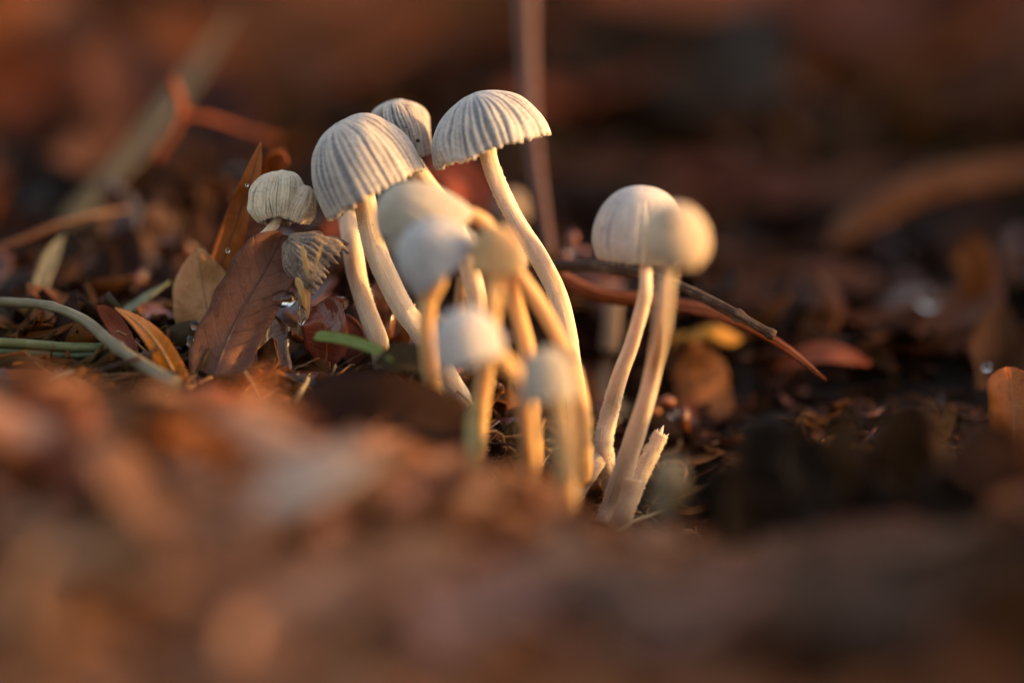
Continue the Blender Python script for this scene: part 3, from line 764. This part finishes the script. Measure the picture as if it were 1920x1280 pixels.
mushroom('blurred white egg-shaped cap low in front, left of the tall stem', (880, 658, -2.53), -18, -6, 66, 82,
         [(915, 655, -2.44), (950, 680, -2.37), (978, 730, -2.20), (988, 800, -1.86), (990, 900, -1.36)], (15, 17),
         p=2.3, curl=.25, pleats=30, amp=.03, seed=33, wob=.04, col=lin(208, 198, 190), scol=lin(232, 192, 136), group=GB, nphi=130, groove=.3)
mushroom('smallest blurred cap, grey with an orange right side, lowest in front of the tall stem', (1030, 735, -2.79), -6, 0, 54, 84,
         [(1048, 760, -2.79), (1056, 820, -2.70), (1062, 900, -2.53), (1060, 990, -2.20)], (20, 22),
         p=2.4, curl=.2, pleats=28, amp=.03, seed=36, wob=.05, col=lin(190, 176, 156), scol=lin(232, 192, 136), group=GB, nphi=130, groove=.4)
# the right-hand pair
mushroom('smooth round grey-white cap on the right with a hairy stem base', (1199, 446, -.5), 5, -6, 89, 99,
         [(1211, 520, -.7), (1206, 570, -.6), (1186, 640, -.4), (1162, 705, -.2), (1144, 770, 0), (1132, 830, 0), (1140, 880, .1), (1158, 930, .2)], (12, 18),
         p=2.15, curl=.58, pleats=40, amp=.03, seed=40, wob=.05, rag=.05, col=lin(206, 198, 190), groove=.45, fz=[(.55, 1, 2600, .022), (.0, .55, 500, .01)])
mushroom('blurred sunlit golden cap in front of the round grey-white cap', (1264, 456, -2.5), 4, -4, 68, 76,
         [(1250, 530, -2.3), (1243, 600, -1.9), (1228, 680, -.9), (1205, 770, -.6), (1176, 860, -.3), (1150, 940, 0), (1140, 990, 0)], (13, 22),
         p=2.05, curl=.85, pleats=36, amp=.03, seed=44, wob=.05, col=lin(202, 178, 150), groove=.4, nphi=150, fz=[(.7, 1, 1200, .018)], spots=[(1256, 414, -2.84, 9)])
# behind
mushroom('faint pale mushroom far behind the tall stem, mostly hidden', (955, 405, 3.2), 8, 4, 36, 52,
         [(958, 430, 3.2), (962, 500, 3.2), (965, 580, 3.0)], (13, 14), p=2.2, pleats=24, amp=.04, seed=48, col=lin(150, 130, 112), nphi=110)

def bare_stem(name, label, pts, r, col=STEMC, fz=None, torn=False, cat='mushroom stem', seed=1):
    sp = spline([W(*q) for q in pts], 26)
    root = thing(name, label, cat, Vector(sp[-1]))
    rad = [cm(r[0]) + (cm(r[1]) - cm(r[0])) * i / 25 for i in range(26)]
    mb = MB(); tube(mb, sp, rad, 16, .12, seed); mb.build('stem', M_STEM, root, col)
    if torn:
        t = Vector(sp[0] - sp[1]).normalized(); a = t.orthogonal().normalized(); b_ = t.cross(a); rr = random.Random(seed)
        for k in range(5):
            ph = (k + rr.uniform(-.3, .3)) / 5 * 6.283; d = a * math.cos(ph) + b_ * math.sin(ph); o = Vector(sp[0]) + d * rad[0] * .75
            L = rad[0] * (rr.uniform(.15, .6) if k != 1 else 1.3); w = t.cross(d) * rad[0] * rr.uniform(.4, .8)
            mb = MB(); mb.add([o + w - t * .02, o - w - t * .02, o - d * rad[0] * .3 - t * .02, o + t * L + d * rr.uniform(-.02, .03)], [(0, 1, 3), (1, 2, 3), (2, 0, 3), (0, 2, 1)])
            mb.build('torn_fibre', M_STEM, root, col)
    if fz:
        mb = MB()
        for (t0, t1, c, l) in fz: fuzz(mb, sp, rad, t0, t1, c, l, seed)
        mb.build('stem_fuzz', M_STEM, root, lin(235, 214, 180), kind='stuff')
    return root
bare_stem('broken_stem', 'snapped off hairy mushroom stem with a torn tip, beside the golden mushroom base', [(1240, 812, .1), (1226, 840, .1), (1208, 875, .1), (1190, 910, .1), (1172, 950, .2)], (13, 19), fz=[(0, 1, 1200, .022)], torn=True, seed=4)
bare_stem('stem_stub', 'short blunt stem stub growing in front of the snapped stem', [(1187, 898, -.5), (1182, 925, -.5), (1170, 960, -.5), (1152, 1000, -.4)], (17, 19), col=lin(205, 180, 150), fz=[(0, 1, 400, .014)], seed=6)
bare_stem('side_stem', 'stem branching down left from the hairy stem base of the round cap', [(1134, 845, .05), (1115, 872, 0), (1092, 905, 0), (1066, 945, 0)], (15, 18), fz=[(0, 1, 600, .014)], seed=8)
bare_stem('background_stem', 'grey blurred mushroom stem standing behind the hairy stem', [(1150, 560, 2.4), (1146, 620, 2.4), (1138, 690, 2.4), (1122, 770, 2.2), (1118, 830, 2)], (17, 22), col=lin(150, 126, 104), seed=9)
bare_stem('background_stem', 'thin blurred cream stem behind the blue-grey dome cap', [(868, 520, .8), (862, 570, .8), (858, 650, .8)], (11, 12), col=lin(170, 140, 104), seed=10)

# ------------------------------------------------------------------ leaves around the mushrooms
hero_leaf('upright pointed orange-brown leaf, sharp, rising left of the curled cream cap', [(392, 600, .6), (415, 500, .5), (448, 400, .4), (474, 325, .3), (489, 268, .25)], 46, lin(158, 96, 58),
          normal=(.15, .15, 1), prof='lance', cup=.15, wave=.10, seed=2.2, ribcol=lin(120, 66, 36), ribr=.010)
hero_leaf('beige leaf with a pale midrib, behind the large purple-brown leaf', [(410, 660, .35), (392, 600, .4), (376, 535, .45), (372, 466, .5)], 66, lin(186, 138, 102),
          normal=(-.3, .25, 1), prof='oval', cup=-.12, wave=.14, seed=3.4, ribcol=lin(170, 126, 84), ribr=.016)
hero_leaf('large purple-brown spotted leaf leaning up in front of the beige leaf', [(385, 790, -.55), (405, 700, -.4), (440, 610, -.2), (490, 520, -.05), (532, 438, .05)], 60, lin(112, 78, 64),
          normal=(-.15, .3, 1), nor_end=(.25, .2, 1), prof='blunt', cup=.30, wave=.34, seed=5.1, ribcol=lin(74, 48, 42), ribr=.012, ragged=.26, nu=40, nv=15)
hero_leaf('narrow yellow-brown leaf with a glossy midrib and green tip, bending over on the left', [(350, 800, -.75), (335, 720, -.6), (300, 650, -.45), (260, 605, -.35), (216, 576, -.3)], 42, lin(180, 104, 14),
          normal=(-.1, .7, .7), prof='lance', cup=.10, wave=.04, seed=7.7, ribcol=lin(190, 140, 84), ribr=.014)
hero_leaf('slim reddish leaf between the pale stalk and the yellow-brown leaf', [(262, 690, -.2), (235, 640, -.1), (205, 595, 0), (182, 572, 0)], 20, lin(120, 72, 58), normal=(.3, .5, .8), prof='oval', seed=8.3, rib=False)
hero_leaf('flat tan leaf edge lying along the bottom left behind the foreground', [(-60, 700, -.6), (40, 706, -.7), (110, 716, -.8), (190, 735, -1.0)], 40, lin(140, 88, 62), normal=(0, 1, .25), prof='oval', seed=9.1, rib=False)
hero_leaf('curled orange leaf tip poking up behind the upright orange-brown leaf', [(500, 400, 1.6), (508, 350, 1.5), (516, 310, 1.4), (528, 284, 1.3)], 22, lin(150, 90, 58), normal=(.2, .1, 1), prof='blunt', cup=.5, seed=9.9, rib=False)
hero_leaf('glossy red-brown leaf, wet, below the withered cap', [(608, 700, .25), (612, 650, .15), (606, 600, .1), (590, 574, .15)], 42, lin(116, 44, 14), normal=(-.2, .35, 1), prof='blunt', mat=M_WET, cup=.25, wave=.2, seed=10.6, ribcol=lin(180, 84, 34), ribr=.008)
hero_leaf('dark brown wet leaf standing between the two stems under the bell cap', [(690, 660, .9), (700, 600, .8), (704, 560, .75), (702, 536, .75)], 24, lin(96, 48, 28), normal=(.3, .1, 1), prof='blunt', mat=M_WET, seed=11.2, ribcol=lin(150, 82, 46), ribr=.008)
hero_leaf('dark red-brown leaf scrap beside the thin stem', [(664, 690, .5), (660, 640, .45), (650, 590, .4)], 28, lin(112, 44, 18), normal=(0, .3, 1), prof='oval', mat=M_WET, seed=12.2, rib=False)
hero_leaf('olive-brown curled leaf standing below the clear droplet', [(512, 760, -.1), (508, 700, 0), (502, 640, .05), (510, 590, .1)], 36, lin(104, 68, 38), normal=(.5, .2, .8), prof='blunt', mat=M_WET, cup=.5, seed=13.7, rib=False)
hero_leaf('blackish wet leaf lying under the glossy red-brown leaf', [(440, 760, -.6), (520, 745, -.4), (610, 735, -.3), (700, 730, -.2)], 46, lin(60, 34, 24), normal=(.1, .6, .7), prof='oval', mat=M_WET, cup=.3, wave=.2, seed=14.2, rib=False)
hero_leaf('dark chocolate blurred leaf slab in front of the bell mushroom stem', [(520, 790, -1.9), (640, 760, -1.9), (760, 775, -1.9), (890, 830, -1.8)], 72, lin(48, 27, 17), normal=(.1, .45, .9), prof='blunt', cup=.1, wave=.1, seed=15.8, rib=False)
hero_leaf('dull brown leaf fold below the blackish wet leaf', [(470, 770, -1.2), (540, 790, -1.1), (610, 805, -1.1)], 34, lin(92, 54, 40), normal=(0, .6, .8), prof='oval', seed=16.4, cup=.4, rib=False)
hero_leaf('blackish-green scrap in front of the bell mushroom stem base', [(700, 680, -1.1), (760, 672, -1.1), (830, 690, -1.1)], 30, lin(60, 50, 34), normal=(0, .5, .9), prof='blunt', seed=17.4, rib=False)
hero_leaf('long brown leaf under the dark twig, right of the tall stem', [(1030, 500, 1.2), (1120, 545, 1.0), (1230, 560, .9), (1350, 585, .7), (1460, 640, .5), (1550, 712, .4)], 36, lin(112, 64, 42),
          normal=(.1, .75, .65), prof='lance', cup=-.25, wave=.10, seed=18.3, ribcol=lin(160, 96, 62), ribr=.010)
hero_leaf('curled leaf beneath the twig, sunlit yellow put into its colour, blurred', [(1262, 668, 2.4), (1290, 625, 2.3), (1340, 612, 2.2), (1392, 634, 2.2)], 30, lin(196, 140, 70), normal=(.6, .7, .4), prof='blunt', cup=-.5, seed=19.3, rib=False)  # yellow in the colour stands in for sunlight on the leaf
hero_leaf('tan ribbed wood scrap hanging beneath the curled yellow leaf', [(1300, 640, 2.0), (1312, 690, 2.0), (1322, 740, 2.0), (1330, 800, 1.9)], 54, lin(130, 84, 54), normal=(.2, .2, 1), prof='blunt', cup=-.2, seed=20.3, rib=False)
hero_leaf('orange-brown leaf with a midrib standing at the right edge, sharp', [(1912, 980, -.9), (1906, 870, -.8), (1900, 775, -.5), (1893, 688, -.3)], 50, lin(172, 98, 48), normal=(.15, .25, 1), prof='blunt', cup=.25, wave=.05, seed=21.1, ribcol=lin(196, 128, 74), ribr=.010)
hero_leaf('sunlit orange leaf slanting down toward the leaf at the right edge', [(1600, 662, 3.0), (1690, 698, 2.6), (1770, 745, 2.2), (1860, 800, 1.8)], 36, lin(132, 74, 40), normal=(.4, .8, .5), prof='oval', cup=-.15, seed=22.4, rib=False)
hero_leaf('reddish blurred leaf at the edge of the dark hollow on the right', [(1450, 690, 2.0), (1540, 665, 1.9), (1630, 680, 1.8)], 34, lin(126, 62, 34), normal=(.2, .8, .6), prof='oval', seed=23.4, rib=False)
hero_leaf('tan blurred leaf hanging over the dark hollow under the long brown leaf', [(1440, 665, 2.6), (1490, 710, 2.5), (1540, 765, 2.3)], 36, lin(120, 72, 40), normal=(.3, .4, .8), prof='blunt', seed=24.4, rib=False)
hero_leaf('dark brown leaf standing in the hollow on the right', [(1640, 830, 2.2), (1660, 770, 2.2), (1680, 715, 2.2)], 40, lin(84, 46, 22), normal=(.2, .2, 1), prof='oval', seed=25.4, rib=False)
rh = random.Random(19)
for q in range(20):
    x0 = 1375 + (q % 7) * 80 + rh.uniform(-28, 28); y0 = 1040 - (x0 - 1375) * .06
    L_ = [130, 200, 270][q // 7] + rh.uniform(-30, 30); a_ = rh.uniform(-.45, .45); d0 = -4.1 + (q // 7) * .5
    c_ = rh.choice([(44, 27, 15), (28, 17, 10), (60, 35, 18), (34, 21, 12), (70, 45, 24), (30, 21, 13)])  # near-black browns stand in for the deep shade of the hollow
    hero_leaf('blurred leaf heaped in the right hollow, coloured dark in place of deep shade', [(x0, y0, d0), (x0 + L_ * .5 * math.sin(a_) + rh.uniform(-10, 10), y0 - L_ * .5 * math.cos(a_), d0 + .1), (x0 + L_ * math.sin(a_), y0 - L_ * math.cos(a_), d0 + .05)],
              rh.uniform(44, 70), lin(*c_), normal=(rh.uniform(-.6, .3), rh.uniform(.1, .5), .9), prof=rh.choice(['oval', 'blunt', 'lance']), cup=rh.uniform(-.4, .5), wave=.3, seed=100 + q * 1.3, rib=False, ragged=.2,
              group='leaves coloured dark for the shade in the right hollow', nu=16, nv=7)
for lab, pts, w, c_ in (
    ('broad dusty tan leaf lying along the left crest of the foreground, blurred', [(-90, 770, -3.6), (30, 758, -3.7), (130, 760, -3.8), (240, 785, -3.9)], 50, (152, 100, 72)),
    ('pinkish brown broad leaf in the crest of the foreground below the grass stalks', [(180, 785, -4.0), (270, 778, -4.0), (350, 796, -4.1), (420, 836, -4.2)], 54, (142, 100, 76)),
    ('brown broad leaf sagging over the foreground crest toward the pale leaf', [(380, 850, -4.5), (470, 870, -4.5), (560, 905, -4.5), (640, 955, -4.5)], 54, (126, 78, 48)),
    ('dull brown broad leaf under the left crest of the foreground', [(-80, 860, -4.7), (60, 845, -4.7), (190, 860, -4.7), (320, 900, -4.8)], 62, (146, 100, 74))):
    hero_leaf(lab, pts, w, lin(*c_), normal=(-.2, .8, .6), prof='blunt', cup=-.12, wave=.08, seed=len(lab) * .7, rib=False)
hero_leaf('orange blurred foreground leaf lying over the mound on the left', [(330, 735, -3.0), (400, 750, -3.1), (460, 805, -3.2), (520, 870, -3.3)], 46, lin(176, 92, 40), normal=(-.1, .75, .6), prof='oval', cup=-.2, seed=26.4, rib=False)
hero_leaf('pale pinkish-white blurred leaf in the foreground, the brightest there', [(470, 950, -6.9), (550, 908, -6.8), (625, 872, -6.7), (705, 838, -6.6)], 58, lin(186, 166, 152), normal=(0, .9, .45), prof='oval', cup=-.1, seed=27.4, rib=False)
hero_leaf('long red-brown leaf curling across the right background, blurred', [(1545, 470, 5.2), (1610, 400, 5.4), (1700, 345, 5.8), (1810, 315, 6.2), (1960, 290, 6.8)], 46, lin(100, 60, 34), normal=(.0, .85, .5), prof='blunt', cup=-.4, seed=28.4, rib=False)
hero_leaf('glowing orange-brown curled leaf standing behind at the right edge', [(1800, 640, 3.4), (1835, 570, 3.4), (1835, 500, 3.4), (1805, 460, 3.6)], 36, lin(134, 74, 34), normal=(-.5, .2, .8), prof='blunt', cup=.4, seed=29.4, rib=False)
hero_leaf('grey-brown blurred leaf sunk in the dark gap on the right', [(1640, 610, 3.8), (1710, 580, 3.8), (1780, 560, 3.9)], 44, lin(74, 56, 54), normal=(0, .6, .8), prof='oval', mat=M_WET, cup=.4, seed=30.4, rib=False)
hero_leaf('dull tan scrap of leaf lying behind the yellow-brown leaf', [(120, 690, 0), (155, 692, 0), (192, 700, 0)], 14, lin(160, 116, 80), normal=(0, .7, .7), prof='oval', seed=31.4, rib=False)
hero_leaf('thin curled brown leaf edge above the green stalks', [(12, 628, .3), (60, 630, .3), (105, 624, .2), (136, 606, .2)], 10, lin(120, 76, 44), normal=(0, .8, .6), prof='oval', cup=.5, seed=32.4, rib=False)
hero_leaf('brown leaf sliver slanting between the pale stalk and green stalks', [(20, 640, .5), (60, 605, .5), (92, 580, .6)], 14, lin(112, 64, 38), normal=(0, .5, .9), prof='oval', seed=33.4, rib=False)
hero_leaf('orange rust-coloured leaf curl behind the bell cap and tall stem', [(800, 330, 3.2), (840, 320, 3.2), (880, 360, 3.2), (905, 420, 3.2)], 40, lin(150, 60, 24), normal=(0, .4, .9), prof='blunt', cup=.3, seed=34.4, rib=False)
hero_leaf('rusty leaf curl behind the thin stem under the bell cap', [(600, 470, 2.4), (640, 440, 2.4), (690, 430, 2.4), (730, 460, 2.4)], 40, lin(124, 52, 22), normal=(0, .4, .9), prof='blunt', cup=.3, seed=35.4, rib=False)

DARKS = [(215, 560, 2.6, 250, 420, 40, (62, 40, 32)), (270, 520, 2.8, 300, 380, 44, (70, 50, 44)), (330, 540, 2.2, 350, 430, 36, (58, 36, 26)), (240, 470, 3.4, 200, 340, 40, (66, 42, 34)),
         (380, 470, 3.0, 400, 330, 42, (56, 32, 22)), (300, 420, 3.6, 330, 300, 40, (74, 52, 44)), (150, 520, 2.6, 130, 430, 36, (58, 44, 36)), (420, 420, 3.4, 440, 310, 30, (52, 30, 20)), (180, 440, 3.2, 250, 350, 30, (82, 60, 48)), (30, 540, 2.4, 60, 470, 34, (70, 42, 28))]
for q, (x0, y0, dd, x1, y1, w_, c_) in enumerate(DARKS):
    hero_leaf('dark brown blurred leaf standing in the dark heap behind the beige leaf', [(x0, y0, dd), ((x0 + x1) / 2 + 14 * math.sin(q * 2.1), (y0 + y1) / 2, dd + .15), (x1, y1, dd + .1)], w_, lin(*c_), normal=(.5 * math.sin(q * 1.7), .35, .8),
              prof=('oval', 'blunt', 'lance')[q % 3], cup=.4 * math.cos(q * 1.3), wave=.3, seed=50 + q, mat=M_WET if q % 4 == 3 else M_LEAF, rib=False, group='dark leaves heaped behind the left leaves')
# ------------------------------------------------------------------ grass, stalks and twigs
def blade(label, pts, wpx, col, normal=(0, .5, .9), name='grass_shoot', cat='grass', prof='strap', fold=.25, seed=1, nu=26):
    d = pts[len(pts) // 2][2]
    sp = spline([W(*p) for p in pts], nu); n0 = np.array(dirv(*normal)); mb = MB()
    leaf_sheet(mb, sp, [n0] * nu, cm(wpx, d), nu, 5, .05, .04, .018, seed, PROF[prof], .02, fold)
    return tag(mb.build(name, M_GRASS, None, col, origin=Vector(sp[0])), label, cat)
def stick(label, pts, r, col, name='twig', cat='twig', seed=1, bump=.15, seg=10, knots=(), mat=None, n=40):
    sp = spline([list(W(*p[:3])) for p in pts], n)
    d = pts[len(pts) // 2][2]
    rad = [cm(r[0] + (r[1] - r[0]) * i / (n - 1), d) for i in range(n)]
    for (t, k, wdt) in knots:
        for i in range(n): rad[i] *= 1 + k * math.exp(-((i / (n - 1) - t) / wdt) ** 2)
    mb = MB(); tube(mb, sp, rad, seg, bump, seed)
    return tag(mb.build(name, mat or M_TWIG, None, col, origin=Vector(sp[0])), label, cat)

stick('pale curved dry grass stalk sweeping down from the left edge', [(-60, 566, .5), (20, 567, .3), (90, 573, .1), (150, 596, -.1), (205, 640, -.4), (260, 680, -.7), (330, 720, -1.0)], (9, 13), lin(122, 110, 80), name='grass_stalk', cat='grass stalk', bump=.16, knots=[(.35, .35, .02), (.36, -.2, .12), (.72, .25, .02)], mat=M_GRASS)
stick('upper of the two green grass stalks lying flat at the left edge', [(-60, 640, -.2), (40, 644, -.2), (120, 650, -.2), (200, 652, -.2)], (9, 9), lin(96, 100, 56), name='grass_stalk', cat='grass stalk', bump=.04, mat=M_GRASS)
stick('lower of the two green grass stalks lying flat at the left edge', [(-60, 656, -.2), (40, 661, -.2), (120, 666, -.2), (200, 664, -.2)], (7, 7), lin(66, 76, 42), name='grass_stalk', cat='grass stalk', bump=.04, mat=M_GRASS)
blade('blue-green grass blade slanting behind the yellow-brown leaf', [(200, 610, .6), (255, 570, .8), (318, 527, 1.0)], 9, lin(104, 110, 84), normal=(0, .8, .6))
blade('pale grey-green blurred strap standing at the left among dark litter', [(64, 580, 1.5), (76, 530, 1.6), (95, 480, 1.8), (120, 440, 2.0)], 16, lin(74, 72, 54), normal=(.3, .2, 1))
blade('bright green grass blade lying across the foot of the bell mushroom', [(590, 630, -.5), (630, 634, -.6), (675, 645, -.75), (712, 660, -.95), (735, 675, -1.2)], 12, lin(110, 122, 46), normal=(0, .6, .8))
blade('pale green blurred grass blade standing in the hollow in front', [(888, 900, -2.2), (886, 840, -2.2), (886, 790, -2.1), (892, 740, -1.9)], 14, lin(128, 126, 84), normal=(.1, .1, 1))
blade('long flat olive-tan straw slanting through the upper left background', [(120, 425, 4.4), (215, 330, 5.0), (300, 225, 5.7), (370, 130, 6.4), (440, 20, 7.2)], 24, lin(108, 86, 48), normal=(-.3, .6, .75), name='straw', cat='straw')
blade('thin green-brown straw behind the stems under the blue-grey dome', [(815, 590, .9), (850, 620, .9), (905, 690, .9), (945, 740, .9)], 6, lin(120, 110, 60), name='straw', cat='straw')
stick('thin tan straw lying across the hollow beside the stem bases', [(985, 822, .5), (1030, 828, .5), (1070, 836, .4), (1112, 850, .4)], (5, 5), lin(190, 150, 104), name='straw', cat='straw', bump=.1, mat=M_GRASS)
stick('orange straw leaning in the dark gap beside the tall stem', [(990, 840, .8), (1010, 812, .8), (1032, 786, .9)], (4, 3), lin(150, 84, 34), name='straw', cat='straw', bump=.1, mat=M_GRASS)
stick('dark knotted twig arching from behind the tall stem to the right, sharp tip', [(1030, 500, 1.0), (1110, 500, .8), (1200, 515, .6), (1280, 540, .4), (1352, 574, .15), (1400, 600, .05), (1452, 630, 0)], (11, 9), lin(62, 44, 34), seed=3, bump=.3, knots=[(.78, .7, .015), (.985, .5, .012), (.4, .25, .03)])
stick('tall reddish upright stalk, blurred, rising out of the top of the picture', [(1032, 480, 2.4), (1022, 420, 2.6), (1006, 320, 3.0), (994, 200, 3.5), (988, 80, 4.0), (986, -60, 4.5), (984, -160, 4.9)], (9, 21), lin(80, 40, 18), name='plant_stalk', cat='stalk', bump=.04, mat=M_GRASS)
stick('orange-brown twig entering from the left edge in the dark litter, blurred', [(-60, 480, 2.0), (30, 452, 2.1), (100, 424, 2.2), (170, 404, 2.4), (240, 392, 2.8)], (7, 4), lin(90, 52, 22), seed=6, mat=M_GRASS)
# forked rust twig, upper left
root = thing('forked_twig', 'rust-orange forked twig standing in the upper left background, blurred', 'twig', W(285, 300, 3.6))
for pts, r in (([(285, 300, 3.6), (318, 255, 3.5), (338, 215, 3.4), (330, 170, 3.3), (322, 148, 3.3)], (10, 9)), ([(338, 215, 3.4), (390, 222, 3.5), (450, 240, 3.8), (520, 262, 4.2)], (7, 4))):
    sp = spline([W(*q) for q in pts], 24); mb = MB()
    tube(mb, sp, [cm(r[0] + (r[1] - r[0]) * i / 23, 3.5) * (1 + .15 * math.sin(i * 1.1)) for i in range(24)], 10, .3, 2)
    mb.build('branch', M_TWIG, root, lin(130, 60, 22))

# ------------------------------------------------------------------ droplets and small debris
def blob(mb, o, r, seed, sq=(1, 1, 1), amp=.15, n=12):
    vs = []; fs = []
    for i in range(n + 1):
        for j in range(2 * n):
            a = math.pi * i / n; b_ = math.pi * j / n
            q = Vector((math.sin(a) * math.cos(b_), math.sin(a) * math.sin(b_), math.cos(a)))
            k = 1 + amp * N3((q.x * 1.6 + seed, q.y * 1.6, q.z * 1.6))
            vs.append(o + (RT * q.x * sq[0] + UP * q.y * sq[1] - FWD * q.z * sq[2]) * r * k)
    for i in range(n):
        for j in range(2 * n): fs.append((i * 2 * n + j, (i + 1) * 2 * n + j, (i + 1) * 2 * n + (j + 1) % (2 * n), i * 2 * n + (j + 1) % (2 * n)))
    mb.add(vs, fs)
for (px, py, dd, r, sq, lab) in [
    (533, 560, -.15, 20, (1.3, .8, .8), 'clear glassy water drop caught between the purple-brown leaf and withered cap'),
    (566, 592, -.1, 11, (.8, 1.7, .8), 'elongated clear drop hanging beside the glossy red-brown leaf'),
    (463, 347, .05, 3.2, (1, 1, .7), 'tiny sparkling drop on the upright orange-brown leaf'),
    (427, 470, -.02, 4, (1, 1.2, .7), 'small drop where the orange-brown and beige leaves meet'),
    (366, 610, -.25, 10, (1.1, .8, .7), 'upper clear drop beside the foot of the beige leaf'),
    (357, 640, -.35, 9, (.8, 1.2, .7), 'lower clear drop beside the foot of the beige leaf'),
    (1262, 776, 1.2, 9, (1, 1, .8), 'round bright drop behind the snapped stem'),
    (1850, 688, 1.0, 9, (1, 1, .8), 'round bright drop left of the leaf at the right edge'),
    (1742, 565, 3.2, 16, (1.2, 1, .8), 'blurred shiny drop in the dark gap on the right'),
    (1072, 470, 2.0, 9, (1, 1, .8), 'blurred drop on dark litter right of the tall stem'),
]:
    mb = MB(); o = W(px, py, dd); blob(mb, o, cm(r, dd), px * .1, sq)
    tag(mb.build('water_drop', M_WATER, None, origin=o), lab, 'water drop')
def debris(name, label, cat, spots, col, mat=None, amp=.5):
    rt = thing(name, label, cat, W(*spots[0][:3]))
    for (px, py, dd, r, sq) in spots:
        mb = MB(); blob(mb, W(px, py, dd), cm(r, dd), px * .37, sq, amp, 7); mb.build('fragment', mat or M_TWIG, rt, col)
    return rt
debris('seed_husk', 'tiny tan feathery seed husk on the dark ground below the stem stub', 'seed husk', [(1296, 998, -.2, 9, (1.6, .5, .6)), (1308, 1008, -.2, 8, (1.2, .7, .6)), (1316, 1020, -.2, 7, (.6, 1.4, .6)), (1290, 992, -.2, 6, (1.4, .4, .5)), (1305, 996, -.2, 5, (.4, 1.8, .5))], lin(178, 128, 84))
debris('bark_crumb', 'orange wet bark crumb behind the snapped stem', 'bark crumb', [(1250, 752, 1.3, 14, (1.2, .7, .8)), (1284, 785, 1.2, 15, (.7, 1.5, .8)), (1228, 770, 1.3, 12, (.9, .6, .8))], lin(150, 80, 30), M_WET)
debris('bark_crumb', 'rusty wet bark crumb in the dark gap right of the tall stem', 'bark crumb', [(1075, 450, 2.2, 14, (.6, 1.3, .8)), (1090, 470, 2.2, 12, (1.3, .5, .8)), (1060, 480, 2.2, 12, (1, .7, .8))], lin(120, 50, 22), M_WET)
debris('bark_crumb', 'tiny orange crumb beside the thin stem foot', 'bark crumb', [(636, 562, .2, 9, (1.2, .7, .8)), (618, 566, .2, 7, (1.4, .5, .8)), (640, 575, .2, 6, (.8, 1, .8))], lin(150, 74, 26), M_WET)
debris('bark_crumb', 'pale orange crumb in the hollow between the blurred stems', 'bark crumb', [(925, 735, .4, 11, (1.2, .7, .8)), (938, 728, .4, 8, (.8, 1.2, .8)), (918, 750, .4, 8, (1.3, .5, .8))], lin(160, 90, 44), M_WET)
debris('pale_crumb', 'pale soft blurred clump on the dark ground right of the stem stub', 'fungus clump', [(1258, 905, -3.0, 38, (.9, 1.25, .8)), (1245, 950, -3.0, 26, (1, .9, .8))], lin(140, 122, 92), M_STEM, .2)
